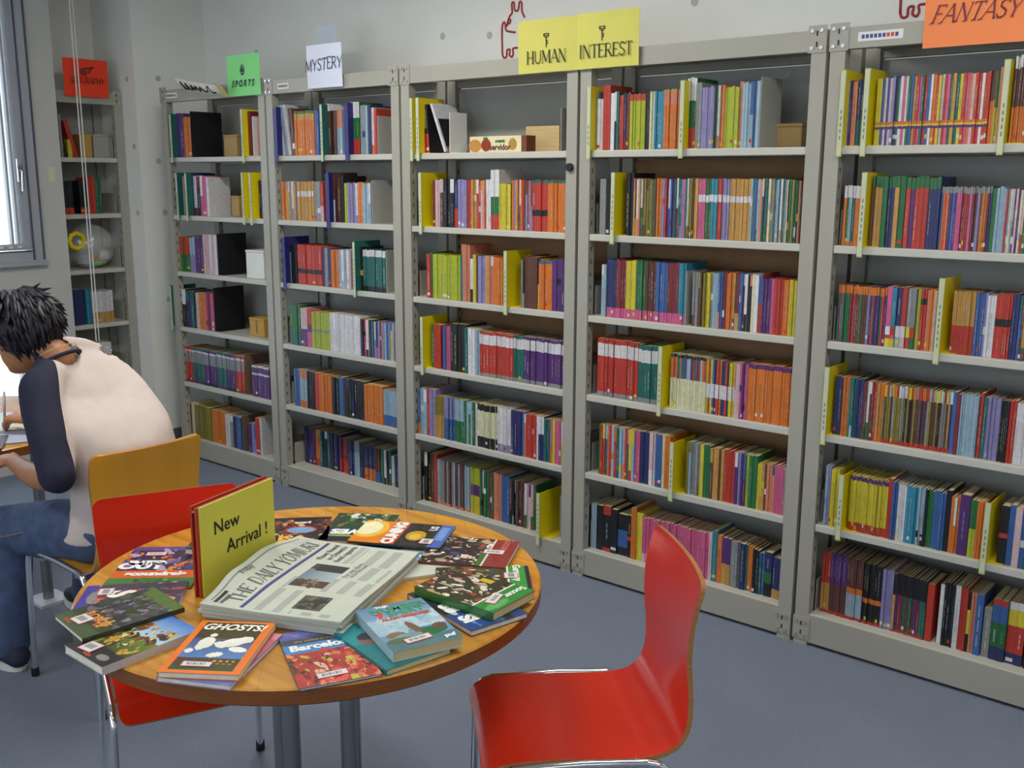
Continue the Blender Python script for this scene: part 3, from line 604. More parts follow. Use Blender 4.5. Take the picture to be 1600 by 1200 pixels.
for key, crop, u, c, hgt, dep in PLT:
    bay, lev = key[0], int(key[1])-1; ox, s = K[crop]; z = ZS[lev]; X = px_to_x(ox+u/s, .02, z+.1)
    side = {('A1', 'white'): 'right end of ', ('C1', 'grey'): 'right end of '}.get((key, c), '')
    t = thing('bookend', '%s metal bookend on %sthe %s shelf under the %s sign' % (c, side, LEV[lev], BAYS[bay][0]), 'bookend', (X, .02, z+.0005), 0, 'bookends')
    a = bevel_box('plate', (0, 0, 0), (.003, dep, hgt), PM[c], t, .0012)
    MB().box((.0031, .01, 0), (.035, dep-.01, .0015)).build('foot', PM[c], t)
def boxthing(name, label, cat, key, crop, u0, u1, y, d, h, m, tape=None):
    bay, lev = key[0], int(key[1])-1; ox, s = K[crop]; z = ZS[lev]+.0005
    a, b = px_to_x(ox+u0/s, y, z+.05), px_to_x(ox+u1/s, y, z+.05)
    t = thing(name, label, cat, ((a+b)/2, y, z)); hw = (b-a)/2
    bevel_box('body', (-hw, 0, 0), (hw, d, h-.012), m, t, .003)
    bevel_box('lid', (-hw-.002, -.002, h-.0115), (hw+.002, d+.002, h), m, t, .003)
    if tape: MB().box((-hw*.12, -.0008, .02), (hw*.12, -.0001, h-.0125)).build('tape', tape, t)
    return t, hw
boxthing('cardboard_box', 'tan cardboard box at the back of the top shelf under the SPORTS sign', 'box', 'A1', '5', 440, 522, .14, .12, .12, M_card)
boxthing('cardboard_box', 'small brown box on the second shelf under the SPORTS sign', 'box', 'A2', '5', 485, 534, .12, .12, .11, M_card)
boxthing('white_box', 'white carton on the third shelf under the SPORTS sign', 'box', 'A3', '5', 580, 690, .03, .16, .15, M_white)
boxthing('wooden_box', 'small tan box with a seam on the fourth shelf under the SPORTS sign', 'box', 'A4', '6', 600, 690, .06, .14, .10, mat('tan_box', hx('b98f45'), .7), mat('seam', hx('8d6a30'), .7))
boxthing('cardboard_box', 'low brown carton at the back of the top shelf under the INTEREST sign', 'box', 'D1', '0', 1330, 1490, .16, .14, .085, M_card)
# plain board leaning at the back of C1
z = ZS[0]; a, b = px_to_x(620+805/4, .2, z+.06), px_to_x(620+1015/4, .2, z+.06)
tag(bevel_box('wooden_board', (a, .20, z+.0004), (b, .212, z+.11), mat('pale_wood', hx('c9ad7c'), .7, 0, .1, 6, 0, 0, (1, 1, 12)), None, .002), 'pale wooden board standing on the top shelf under the HUMAN sign', 'board')
# fruit-biscuit box on C1
a, b = px_to_x(620+455/4, .05, z+.03), px_to_x(620+778/4, .05, z+.03); hw = (b-a)/2
t = thing('biscuit_box', 'cream biscuit box with fruit pictures on the top shelf under the HUMAN sign', 'box', ((a+b)/2, .05, z+.0005))
bevel_box('carton', (-hw, 0, 0), (hw, .06, .066), mat('cream_carton', hx('ddd0a8'), .45), t, .002)
MB().box((hw+.0002, 0, .001), (hw+.028, .059, .066)).build('end_flap', mat('brown_flap', hx('6d3a1c'), .5), t)
def disc(par, name, cx, cz, rx, rz_, col, y=-.0009):
    mb = MB(); mb.face([(cx+rx*math.cos(a), y, cz+rz_*math.sin(a)) for a in [2*PI*k/20 for k in range(20)]]); return mb.build(name, mat('print_'+col, hx(col), .5), par)
disc(t, 'nut_picture', -hw*.78, .028, .036, .026, 'b8813e'); disc(t, 'fruit_picture', -hw*.34, .03, .027, .026, '8c2a1a', -.0011); disc(t, 'nut_picture', hw*.68, .032, .022, .024, 'a8823c'); disc(t, 'leaf_print', -hw*.36, .058, .014, .005, '2c7a33', -.0013)
put(text_mesh('servidor', .034, 0, .001), 'lettering', mat('brown_print', hx('4a3018'), .5), t, frame((hw*.20, -.0012, .020), (1, 0, 0), (0, 0, 1)))
put(text_mesh('organic', .018, 0, .001), 'lettering', mat('green_print', hx('2c6a33'), .5), t, frame((hw*.20, -.0012, .046), (1, 0, 0), (0, 0, 1)))
# leaning pamphlet on C1
lb = MB(); lb.box((0, 0, 0), (.012, .15, .22), PALL['w']); lb.box((.0121, .01, .02), (.0125, .14, .15), PALL['k']); lb.box((.0121, .01, .0), (.0124, .14, .02), PALL['o'])
o = lb.build('book', M_book); X = px_to_x(620+296/4, .025, ZS[0]+.02); o.matrix_world = Matrix.Translation((X, .025, ZS[0]+.004)) @ Matrix.Rotation(-math.radians(22), 4, 'Y')
tag(o, 'white book leaning against others on the top shelf under the HUMAN sign', 'book')
# black magnet on the post between C and D
mg = MB().tube([(0, 0, 0), (0, -.012, 0)], .016, 18).build('magnet', M_black); mg.location = (GX[3]-.035, -.001, 1.672); tag(mg, 'round black magnet on the steel post left of the INTEREST bookcase', 'magnet')
# small number stickers on the top beams
def sticker(x, z, w, lab):
    t = thing('shelf_sticker', lab, 'sticker', (x, -.0005, z)); MB().box((-w/2, -.001, -.014), (w/2, -.0001, .014)).build('paper', M_white, t)
    mb = MB(); mr = MB(); n = 9
    for k in range(n):
        q = mr if k in (6, 7) else mb; x0 = -w*.42+w*.84*k/n; q.box((x0, -.0013, -.006), (x0+w*.07, -.0011, .006))
    mb.build('print', mat('blue_print', hx('39508a'), .6), t); mr.build('print', mat('red_print', hx('c84a3a'), .6), t)
sticker(.115, 2.068, .11, 'white number sticker on the top beam of the SPORTS bookcase'); sticker(GX[1]+.15, 2.068, .085, 'white number sticker on the top beam of the MYSTERY bookcase'); sticker(GX[4]+.165, 2.068, .14, 'white number sticker on the top beam of the FANTASY bookcase')
# narrow bookcase contents: white box, plastic bag with toys
def gbox(name, label, cat, u0, u1, lev, d, h, m, dx=.03):
    z = ZS[lev]+.0005; a, b = (px_to_y(80+u/2.857, -.40-dx, z+.05) for u in (u0, u1))
    t = thing(name, label, cat, (-.40-dx, (a+b)/2, z)); bevel_box('body', (-d, -(b-a)/2, 0), (0, (b-a)/2, h-.01), m, t, .003); MB().box((-d-.001, -(b-a)/2-.001, h-.0098), (.001, (b-a)/2+.001, h)).build('lid', m, t)
gbox('wooden_box', 'wooden box on the top shelf under the GEOGRAPHY sign', 'box', 132, 184, 0, .12, .13, mat('tan_box', (.7, .5, .25)), .06)
gbox('grey_box', 'pale grey carton on the top shelf under the GEOGRAPHY sign', 'box', 190, 262, 0, .12, .135, mat('bookend_grey', (.6, .6, .6)), .08)
zc = ZS[2]+.142; yc = px_to_y(80+178/2.857, -.52, zc)
plast = bpy.data.materials.new('clear_plastic'); plast.use_nodes = True; nt = plast.node_tree; pb = nt.nodes['Principled BSDF']
pb.inputs['Roughness'].default_value = .12; pb.inputs['Base Color'].default_value = (.75, .8, .8, 1); pb.inputs['Alpha'].default_value = .28; pb.inputs['Specular IOR Level'].default_value = .9
bm = bmesh.new(); bmesh.ops.create_icosphere(bm, subdivisions=4, radius=.133)
for v in bm.verts:
    n = mnoise.noise(v.co*14)*.012+mnoise.noise(v.co*40)*.005; v.co += v.co.normalized()*n; v.co.x *= .8
    if v.co.z < -.125: v.co.z = -.125
me = bpy.data.meshes.new('plastic_bag'); bm.to_mesh(me); bm.free(); me.materials.append(plast); o = obj('plastic_bag', me); o.location = (-.525, yc, ZS[2]+.129)
tag(o, 'clear plastic bag of toy pieces on the third shelf under the GEOGRAPHY sign', 'plastic bag')
mb = MB(); R1 = .043
pts = [(0, R1*math.cos(2*PI*k/30)*(1+.07*math.cos(16*PI*k/30)), R1*math.sin(2*PI*k/30)*(1+.07*math.cos(16*PI*k/30))) for k in range(31)]
mb.tube(pts, .013, 8, caps=False); o = mb.build('toy_ring', M_dyel, None, True); o.location = (-.455, px_to_y(80+115/2.857, -.455, zc), ZS[2]+.165); tag(o, 'yellow flower-shaped toy ring in the clear plastic bag', 'toy')
def lump(name, label, col, dy, dz, rx, ry, rz_):
    bm = bmesh.new(); bmesh.ops.create_icosphere(bm, subdivisions=3, radius=1)
    for v in bm.verts: v.co = Vector((v.co.x*rx, v.co.y*ry, v.co.z*rz_))*(1+.25*mnoise.noise(v.co*2+Vector((dy*50, 0, 0))))
    me = bpy.data.meshes.new(name); bm.to_mesh(me); bm.free(); me.materials.append(mat('toy_'+col, hx(col), .5)); o = obj(name, me); o.location = (-.50, yc+dy, ZS[2]+dz); tag(o, label, 'toy')
lump('toy_piece', 'green toy piece at the bottom of the clear plastic bag', '7fae2a', .02, .03, .04, .055, .02); lump('toy_piece', 'orange toy piece in the clear plastic bag', 'd8602a', .0, .055, .02, .03, .016)
lump('toy_piece', 'white crumpled toy piece at right in the clear plastic bag', 'c9ccd0', .065, .07, .03, .035, .03); lump('toy_piece', 'white crumpled toy piece at left in the clear plastic bag', 'b9bcc4', -.055, .05, .03, .04, .035)

# ------------------------------------------------------------------ signs on the bookcase tops
def paper_sheet(name, w, h, m, par, bow=.004, n=8, th=.0008, z0=0):
    mb = MB(); fr = lambda u, v: (u*w-w/2, -bow*math.sin(PI*u)-bow*.8*math.sin(2.3*v), z0+v*h)
    for i in range(n):
        for j in range(4):
            q = [fr(i/n, j/4), fr((i+1)/n, j/4), fr((i+1)/n, (j+1)/4), fr(i/n, (j+1)/4)]
            mb.face(q); mb.face([(a, b+th, c) for a, b, c in reversed(q)])
    return mb.build(name, m, par, True)
def sign(name, label, x, z0, w, h, col, y=-.012, rz=0, tilt=0):
    t = thing(name, label, 'sign', (x, y, z0), rz); t.rotation_euler = (0, tilt, rz)
    paper_sheet('paper', w, h, mat('paper_'+col, hx(col), .75, 0, .03), t); return t
def onsign(me, t, m, x, z, name='lettering', tilt=0):
    put(me, name, m, t, frame((x, -.0095, z), (math.cos(tilt), 0, math.sin(tilt)), (-math.sin(tilt), 0, math.cos(tilt))))
def icon(t, x, z, s, shapes, m=M_ink):
    mb = MB()
    for a, b in shapes: mb.face([(x+a[0]*s, -.0098, z+a[1]*s), (x+b[0]*s, -.0098, z+a[1]*s), (x+b[0]*s, -.0098, z+b[1]*s), (x+a[0]*s, -.0098, z+b[1]*s)])
    mb.build('icon', m, t)
gate = [((-.5, .55), (-.3, 1)), ((.3, .55), (.5, 1)), ((-.5, .9), (.5, 1)), ((-.3, .62), (.3, .7)), ((-.08, -.1), (.08, .6)), ((-.35, .4), (.35, .48)), ((.0, -.5), (.3, -.4)), ((.2, -.5), (.3, -.1)), ((-.05, -1), (.08, -.1)), ((.0, -.1), (.3, 0))]
YP = 'cbc560'
t = sign('paper_sign', 'yellow paper sign reading HUMAN, left of the INTEREST sheet', 2.742, 2.034, .288, .198, YP); onsign(stroke_text('HUMAN', .046), t, M_ink, 0, .058); icon(t, .0, .118, .026, gate)
t = sign('paper_sign', 'yellow paper sign reading INTEREST, right of the HUMAN sheet', 3.025, 2.034, .276, .20, 'cfca62', -.014); onsign(stroke_text('INTEREST', .046), t, M_ink, -.005, .062); icon(t, -.02, .122, .026, gate)
t = sign('paper_sign', 'orange paper sign reading FANTASY at top right', 4.312, 2.017, .284, .20, 'f08850'); onsign(stroke_text('FANTASY', .048, .06, .11, True, .35, .0, True), t, mat('plum_ink', hx('7a3038'), .7), 0, .094)
t = sign('paper_sign', 'green paper sign reading SPORTS with a ball picture', .797, 2.036, .276, .20, '86dc86'); onsign(text_mesh('S P O R T S', .044, .25, .0012, sx=.86), t, M_ink2, .0, .058)
mb = MB(); mb.face([(.0+.018*math.cos(a), -.0098, .125+.026*math.sin(a)) for a in [2*PI*k/20 for k in range(20)]]); mb.build('ball_icon', M_ink2, t)
mb = MB(); mb.tube([(.0+.012*math.cos(a), -.0101, .127+.017*math.sin(a)) for a in [PI*k/8 for k in range(9)]], .0015, 5); mb.tube([(-.012, -.0101, .112), (.012, -.0101, .112)], .0015, 5); mb.build('ball_seam', mat('paper_86dc86', (0, 0, 0)), t)
t = sign('paper_sign', 'white paper sign with handwritten MYSTERY', 1.423, 2.043, .25, .196, 'd9def0'); onsign(stroke_text('MYSTERY', .050, .07, .10, False, .12, .05), t, M_ink2, 0, .108, tilt=.03)
tag(MB().box((1.13, .19, 2.07), (1.28, .1915, 2.36)).build('blank_sheet', mat('paper_blank', hx('c3ccd9'), .8)), 'blank pale sheet standing behind the MYSTERY sign', 'paper')
# red GEOGRAPHY sign on the narrow case
t = thing('paper_sign', 'red paper sign reading GEOGRAPHY on the narrow bookcase', 'sign', (-.386, -.218, 2.07), PI/2); paper_sheet('paper', .262, .205, mat('paper_red', hx('f0401c'), .75, 0, .03), t, .003)
MK = mat('dark_red_ink', hx('4a1a1e'), .7); onsign(stroke_text('GEOGRAPHY', .030, .07, .14, True, .15), t, MK, 0, .088)
mb = MB(); mb.face([(-.02+.022*math.cos(a), -.0098, .135+.018*math.sin(a)) for a in [2*PI*k/16 for k in range(16)]]); mb.face([(-.01, -.0099, .148), (.045, -.0099, .158), (.05, -.0099, .165), (-.02, -.0099, .155)]); mb.face([(.0, -.0099, .125), (.012, -.0099, .125), (.04, -.0099, .16), (.03, -.0099, .165)])
for q in (-.03, -.008): mb.face([(q, -.0099, .106), (q+.006, -.0099, .106), (q+.006, -.0099, .12), (q, -.0099, .12)])
mb.build('cart_icon', mat('faded_ink', hx('86281c'), .7), t)
# crumpled handwritten sheet that has slumped on top of the first case
t = thing('folded_paper', 'slumped white sheet with scrawled writing on top of the SPORTS bookcase', 'paper', (.435, -.02, 2.035))
mb = MB(); n = 14
def pf(u, v): return (-.205+.43*u+.05*(1-v)*(1-u)-.02*v, -.02*math.sin(PI*u)-.025*math.sin(2.6*v)+.02*(1-v), .02+(.100-.05*u)*v+.022*(1-u)*(1-v)-.02*u)
for i in range(n):
    for j in range(5):
        q = [pf(i/n, j/5), pf((i+1)/n, j/5), pf((i+1)/n, (j+1)/5), pf(i/n, (j+1)/5)]; mb.face(q); mb.face([(a, b+.001, c) for a, b, c in reversed(q)])
mb.build('sheet', mat('paper_offwhite', hx('cfc9bc'), .8), t, True)
mb = MB(); mb.face([pf(1, 0), (.245, -.04, .0), (.25, -.06, .035), (.19, -.055, .068), pf(1, 1)]); mb.face([pf(1, 1), (.19, -.053, .068), (.25, -.058, .035), (.245, -.038, .0), pf(1, 0)]); mb.build('folded_corner', mat('paper_tan', hx('cdb58a'), .8), t)
mb = MB(); rng = random.Random(5)
sc = [(.10, .2), (.14, .75), (.17, .3), (.22, .25), (.26, .7), (.30, .25), (.36, .3), (.38, .62), (.43, .3), (.48, .62), (.52, .25), (.58, .6), (.62, .25), (.68, .3), (.74, .8), (.77, .22), (.83, .3)]
mb.tube([Vector(pf(u, v))+Vector((0, -.004, 0)) for u, v in sc], .0042, 6); mb.build('scrawl', M_ink, t)

# red line drawings of an animal on the wall
M_redline = mat('red_line_paint', hx('a8302c'), .6)
def doodle(x0, z0, s, label):
    P = [(.0, .0), (-.02, .9), (.06, 1.12), (.14, 1.05), (.16, .85), (.30, .78), (.62, .72)], [(.0, .0), (.06, -.12), (.20, -.10), (.22, .12), (.36, .14), (.34, -.05), (.46, -.12), (.52, .0), (.50, .16), (.70, .18), (.95, .18)], [(.20, .95), (.34, 1.30), (.46, 1.42), (.44, 1.72), (.54, 1.76), (.58, 1.50), (.74, 1.48), (.80, 1.74), (.90, 1.72), (.92, 1.42), (1.05, 1.2)], [(.28, 1.04), (.36, 1.08), (.38, 1.18), (.30, 1.2), (.26, 1.1), (.28, 1.04)]
    t = thing('wall_drawing', label, 'drawing', (x0, Y1-.002, z0))
    for p in P: MB().tube(catmull([(a*s, 0, b*s) for a, b in p], 4), .0045, 6).build('line', M_redline, t, True)
doodle(2.10, 2.19, .125, 'red outline drawing of an animal on the wall left of the HUMAN sign'); doodle(3.92, 2.20, .125, 'red outline drawing of an animal on the wall left of the FANTASY sign')

# blind cords
t = thing('blind_cord', 'pair of white blind cords hanging in front of the narrow bookcase', 'cord', (-.27, -.335, .70))
for dy in (-.006, .012): MB().tube([(0, dy, z_) for z_ in (.0, .6, 1.2, CEIL-.70)], .0035, 6).build('cord', M_white, t)

# ------------------------------------------------------------------ chairs
def chair(label, loc, ang, m, dz=0, group='bent plywood chairs'):
    t = thing('chair', label, 'chair', (loc[0], loc[1], 0), math.radians(ang)-PI/2, group)
    prof = catmull([(.208, .422), (.190, .438), (.152, .450), (.05, .452), (-.08, .446), (-.15, .449), (-.197, .468), (-.222, .512), (-.230, .58), (-.228, .66), (-.232, .74), (-.252, .828)], 4); prof = [prof[0].lerp(prof[1], f_) for f_ in (0, .12, .3, .6)]+prof[1:-2]+[prof[-2].lerp(prof[-1], f_) for f_ in (0, .3, .5, .7, .82, .92, .97, 1)]; prof = [Vector((p.x, p.y+dz)) for p in prof]
    L = [0]
    for a, b in zip(prof, prof[1:]): L.append(L[-1]+(b-a).length)
    NX = 16; th = .011; rows = []
    for i, p in enumerate(prof):
        tg = (prof[min(i+1, len(prof)-1)]-prof[max(i-1, 0)]).normalized(); nrm = Vector((-tg.y, tg.x)) if False else Vector((tg.y, -tg.x))
        if nrm.dot(Vector((.3, 1))) < 0: nrm = -nrm
        s = L[i]/L[-1]; hw = .187-.010*math.exp(-((s-.72)/.13)**2)
        r = .026; d0, d1 = L[i], L[-1]-L[i]
        for d in (d0, d1):
            if d < r: hw -= r-math.sqrt(max(0, r*r-(r-d)**2))
        back = max(0, min(1, (s-.58)/.2)); top, bot = [], []
        for k in range(NX+1):
            u = k/NX*2-1; off = nrm*(.016*back*u*u+.006*(1-back)*u*u)
            q = Vector((p.x+off.x, p.y+off.y)); top.append((u*hw, q.x, q.y)); w = q-nrm*th; bot.append((u*hw, w.x, w.y))
        rows.append((top, bot))
    mb = MB(); n = len(rows)
    for i in range(n-1):
        for k in range(NX):
            a, b = rows[i], rows[i+1]
            mb.face([a[0][k], a[0][k+1], b[0][k+1], b[0][k]]); mb.face([a[1][k], b[1][k], b[1][k+1], a[1][k+1]])
        for k in (0, NX): mb.face([rows[i][0][k], rows[i+1][0][k], rows[i+1][1][k], rows[i][1][k]], None, 1)
    for i in (0, n-1):
        for k in range(NX): mb.face([rows[i][0][k], rows[i][0][k+1], rows[i][1][k+1], rows[i][1][k]], None, 1)
    mb.build('shell', [m, M_ply], t, True, weld=True, auto=True)
    for sx in (-1, 1):
        x = sx*.199
        # front leg, side rail and rear leg are one bent tube; split where the welds are
        mb = MB(); path = catmull([(x+sx*.010, .200, .0), (x+sx*.004, .192, .36+dz), (x, .182, .430+dz), (x, .150, .448+dz)], 5); mb.tube(path, .0095, 12); l1 = mb.build('leg', M_chrome, t, True, auto=True)
        mb = MB(); mb.tube([(x, .152, .448+dz), (x, .0, .451+dz), (x, -.13, .446+dz)], .0092, 12); mb.build('side_rail', M_chrome, t, True, auto=True)
        mb = MB(); path = catmull([(x, -.128, .446+dz), (x, -.168, .428+dz), (x+sx*.004, -.190, .36+dz), (x+sx*.012, -.235, .0)], 5); mb.tube(path, .0095, 12); l2 = mb.build('leg', M_chrome, t, True, auto=True)
        for leg, py, px in ((l1, .200, x+sx*.010), (l2, -.235, x+sx*.012)):
            MB().lathe([(.012, 0), (.013, .004), (.0125, .028), (.010, .03)], 12, c=(px, py, .0)).build('rubber_foot', M_rubber, leg, True, auto=True)
    for y in (.11, -.11):
        MB().tube([(-.196, y, .428+dz), (-.12, y, .430+dz), (.12, y, .430+dz), (.196, y, .428+dz)], .0075, 10).build('cross_bar', M_chrome, t, True, auto=True)
        for sx in (-1, 1): MB().tube([(sx*.188, y, .432+dz), (sx*.175, y, .444+dz)], .011, 10).build('bracket', M_chrome, t, True, auto=True)
    return t
chair('red bent-plywood chair at the near right of the round table', (4.030, -1.572), -133.5, M_red)
chair('red bent-plywood chair tucked behind the round table on the left', (3.12, -1.95), -24, M_red, -.02)
chair('ochre bent-plywood chair under the seated person', (2.25, -1.66), 180, M_yel)

# ------------------------------------------------------------------ round tables
def round_table(label, c, R, zt, tubes, plate=None):
    t = thing('round_table', label, 'table', (c[0], c[1], 0))
    r = .004; th = .036
    mb = MB(); seg = 96
    prof = [(R-.02, zt-th), (R-r, zt-th), (R, zt-th+r), (R, zt-r), (R-r, zt)]
    mb.lathe(prof, seg)
    # rim faces use the darker edge wood
    for i, f in enumerate(mb.f):
        if len(f) == 4 and i >= seg and i < seg*3: mb.mi[i] = 1
    mb.build('tabletop', [M_wood, M_edge], t, True, auto=True)
    for x, y in tubes:
        MB().tube([(x, y, .012), (x, y, zt-th-.004)], .020, 20).build('leg', M_pole, t, True, auto=True)
    MB().lathe([(.16, zt-th-.006), (.16, zt-th-.0003)], 40).build('mounting_plate', M_pole, t)
    if plate: 
        for x, y in tubes: MB().box((x-.065, y-.06, 0), (x+.065, y+.06, .0118)).build('base_plate', mat('base_plate_white', hx('c2c6d0'), .4), t)
    else: MB().lathe([(.29, 0), (.29, .006), (.27, .0115)], 48).build('base_plate', M_pole, t, True, auto=True)
    return t
TC = (3.494, -1.841); TR = .524; TZ = .72; KS = .978
def tbl(c): return (CAM.x+(c[0]-CAM.x)*KS, CAM.y+(c[1]-CAM.y)*KS)      # positions were first read for a table 2 cm lower
RR = Vector((RT.x, RT.y)).normalized(); DD = Vector((-RR.y, RR.x))
tubes = [tuple(RR*a+DD*b) for a, b in ((-.100, .02), (-.052, -.085), (.075, -.05), (.06, .09))]
round_table('round wooden table covered with fanned-out magazines', TC, TR, TZ, tubes)
round_table('round wooden table the seated person writes at', (1.20, -1.74), .53, .70, [(.285, .195), (-.285, .195), (.285, -.195), (-.285, -.195)], True)

# ------------------------------------------------------------------ printed covers
def cvec(s): return lin(hx(s))
class Print:
    """a small raster of flat print, painted with simple shapes in cover coordinates (u right, v down)"""
    def __init__(s, base, nu=66, nv=90):
        s.nu, s.nv = nu, nv; s.U, s.V = np.meshgrid((np.arange(nu)+.5)/nu, (np.arange(nv)+.5)/nv); s.a = np.empty((nv, nu, 3)); s.a[:] = cvec(base)
    def rect(s, u0, v0, u1, v1, c): s.a[(s.U >= u0) & (s.U < u1) & (s.V >= v0) & (s.V < v1)] = cvec(c); return s
    def ell(s, u, v, ru, rv, c, rot=0):
        du, dv = s.U-u, s.V-v; x = du*math.cos(rot)+dv*math.sin(rot); y = -du*math.sin(rot)+dv*math.cos(rot)
        s.a[(x/ru)**2+(y/rv)**2 < 1] = cvec(c); return s
    def blobs(s, n, box, cols, r0, r1, seed):
        g = random.Random(seed)
        for _ in range(n): s.ell(g.uniform(box[0], box[2]), g.uniform(box[1], box[3]), g.uniform(r0, r1), g.uniform(r0, r1)*.6, g.choice(cols), g.uniform(0, 3))
        for _ in range(int(n*1.2)): s.ell(g.uniform(box[0], box[2]), g.uniform(box[1], box[3]), g.uniform(r0, r1)*.42, g.uniform(r0, r1)*.25, g.choice(cols), g.uniform(0, 3))
        sel = (s.U >= box[0]) & (s.U < box[2]) & (s.V >= box[1]) & (s.V < box[3]); rs = np.random.RandomState(seed); s.a[sel] *= rs.uniform(.85, 1.12, (int(sel.sum()), 1)); s.a = np.clip(s.a, 0, 1)
        return s
    def grad(s, v0, v1, c0, c1, u0=0, u1=1):
        m = (s.V >= v0) & (s.V < v1) & (s.U >= u0) & (s.U < u1); k = ((s.V-v0)/(v1-v0))[m][:, None]; s.a[m] = np.array(cvec(c0))*(1-k)+np.array(cvec(c1))*k; return s
def magazine(name, label, cat, c, w, h, ang, th, z, pr, board, spine_side='l', tilt=(0, 0), pages=None, barcode=None, texts=(), group='magazines and books fanned out on the round table', bow=0):
    """lies flat; local x = reading right, local y = reading up, origin at centre of its underside"""
    c = tbl(c); w *= KS; h *= KS
    t = thing(name, label, cat, (c[0], c[1], z), 0, group); t.rotation_euler = (tilt[0], tilt[1], math.radians(ang))
    cb = cvec(board); ct = .0012
    mb = MB(); mb.box((-w/2, -h/2, 0), (w/2, h/2, ct), cb)
    zf = lambda x, y: th + bow*(x/w+.5)**2
    nu, nv = pr.nu, pr.nv
    for j in range(nv):
        for i in range(nu):
            x0, x1 = -w/2+w*i/nu, -w/2+w*(i+1)/nu; y0, y1 = h/2-h*(j+1)/nv, h/2-h*j/nv
            mb.face([(x0, y0, zf(x0, y0)), (x1, y0, zf(x1, y0)), (x1, y1, zf(x1, y1)), (x0, y1, zf(x0, y1))], tuple(pr.a[j, i]))
    e = .0012
    for (a, b, n_) in (((-w/2, -h/2), (w/2, -h/2), 0), ((w/2, -h/2), (w/2, h/2), 0), ((w/2, h/2), (-w/2, h/2), 0), ((-w/2, h/2), (-w/2, -h/2), 0)):
        mb.face([(a[0], a[1], zf(*a)-e), (b[0], b[1], zf(*b)-e), (b[0], b[1], zf(*b)), (a[0], a[1], zf(*a))], cb)
    sx = {'l': (-w/2, -w/2+.0015), 'r': (w/2-.0015, w/2)}.get(spine_side)
    if sx: mb.box((sx[0], -h/2, ct), (sx[1], h/2, th-e), cb)
    mb.build('cover', M_print, t)
    i_ = .0015
    MB().box((-w/2+i_, -h/2+i_, ct+.0001), (w/2-i_, h/2-i_, th-e-.0001)).build('pages', pages or M_pageW, t)
    if barcode:
        u, v, bw, bh, rot = barcode; x, y = (u-.5)*w, (.5-v)*h; zz = zf(x, y)+.0012
        M = Matrix.Translation((x, y, zz)) @ Matrix.Rotation(rot, 4, 'Z')
        q = MB(); q.box((-bw/2, -bh/2, -.0006), (bw/2, bh/2, 0), cvec('c9566a'), M=M); q.box((-bw/2+.002, -bh/2+.002, 0), (bw/2-.002, bh/2-.002, .0002), cvec('e2e2de'), M=M)
        nb = 9
        for k in range(nb):
            x0 = -bw*.32+bw*.64*k/nb; q.box((x0, -bh*.2, .0002), (x0+bw*.64/nb*(.35 if k % 3 else .6), bh*.22, .0004), cvec('5a5a5e'), M=M)
        q.build('barcode_label', M_print, t)
    for tx in texts:
        s, u, v, size, col = tx[:5]; kw = tx[5] if len(tx) > 5 else {}
        rot = kw.pop('rot', 0); x, y = (u-.5)*w, (.5-v)*h
        put(text_mesh(s, size, **kw), 'title', mat('ink_'+col, hx(col), .4), t, Matrix.Translation((x, y, zf(x, y)+.0008)) @ Matrix.Rotation(rot, 4, 'Z'))
    return t
zt = TZ+.0003
# GHOSTS! and the book beneath it
magazine('book', 'pink and blue book lying under the orange-bordered ghost book', 'book', (3.640, -2.197), .152, .222, 27, .010, zt, Print('d06a80').rect(0, .6, 1, 1, '7a7ac0').blobs(20, (0, 0, 1, .6), ['c04a60', 'e090a0', '9a6ab0'], .05, .12, 3), '8f84b8')
P = Print('f07a14').rect(.09, .03, .90, .95, '3a3220').grad(.36, .72, '4a4a70', '4f86c8', .09, .90).rect(.09, .72, .90, .86, '4a3418').rect(.09, .86, .9, .95, '2f4a1c')
for u, v, a, b, r in ((.30, .44, .10, .10, 0), (.26, .52, .06, .06, 0), (.64, .42, .18, .075, -.3), (.78, .36, .09, .06, 0), (.50, .47, .09, .05, .4), (.76, .55, .12, .045, .15), (.16, .60, .05, .04, 0), (.52, .66, .10, .04, -.2), (.32, .29, .045, .03, 0)): P.ell(u, v, a*1.02, b*1.08, 'f2f2e6', r)
for k in range(4): P.rect(.56+.08*k, .76, .60+.08*k, .785, 'd0a020'); P.rect(.54+.08*k, .81, .58+.08*k, .835, 'a88020')
magazine('book', 'orange-bordered book titled GHOSTS! with white ghosts on its cover', 'book', (3.628, -2.194), .157, .226, 35, .012, zt+.0105, P, 'e07812', 'l', barcode=(.40, .845, .058, .020, 0), texts=[('GHOSTS!', .50, .135, .036, 'f4f2e4', dict(shear=.25, bold=.0012, sx=.86))])
# jungle-scene comic, monster comic, purple comic (left side)
P = Print('2a2420').grad(0, .45, '3a78d0', 'bcd8e8').grad(.45, .78, '6a8a2a', '3c4a18').rect(0, .78, 1, 1, '241c1c').blobs(46, (.12, .22, .9, .74), ['c8962a', '6a4220', 'e8d8a0', '8a5a28', '3a2a18', 'd8b040'], .03, .09, 11).blobs(12, (0, .4, .2, .8), ['5a8a2c', '86a838', 'c8d040'], .04, .09, 4).ell(.75, .9, .12, .045, '8a8a86')
magazine('book', 'comic with a jungle scene and blue sky at the near left table edge', 'book', (3.450, -2.276), .146, .214, 0, .017, zt, P, 'b9b4b0', 'r', barcode=(.34, .86, .040, .036, .1), texts=[('wiljo', .5, .955, .014, 'e86a20', {})], tilt=(0, 0))
P = Print('35401f').rect(0, .0, 1, .16, '55702c').blobs(50, (.05, .12, 1, .72), ['4a4454', '6a6478', '2a2830', '8a8498', '3a3a48', '5a5a3a'], .03, .1, 12).blobs(18, (.2, .62, .8, .8), ['c86a20', 'a84a1c', 'd8a040'], .02, .06, 2).rect(0, .84, 1, 1, '46572c')
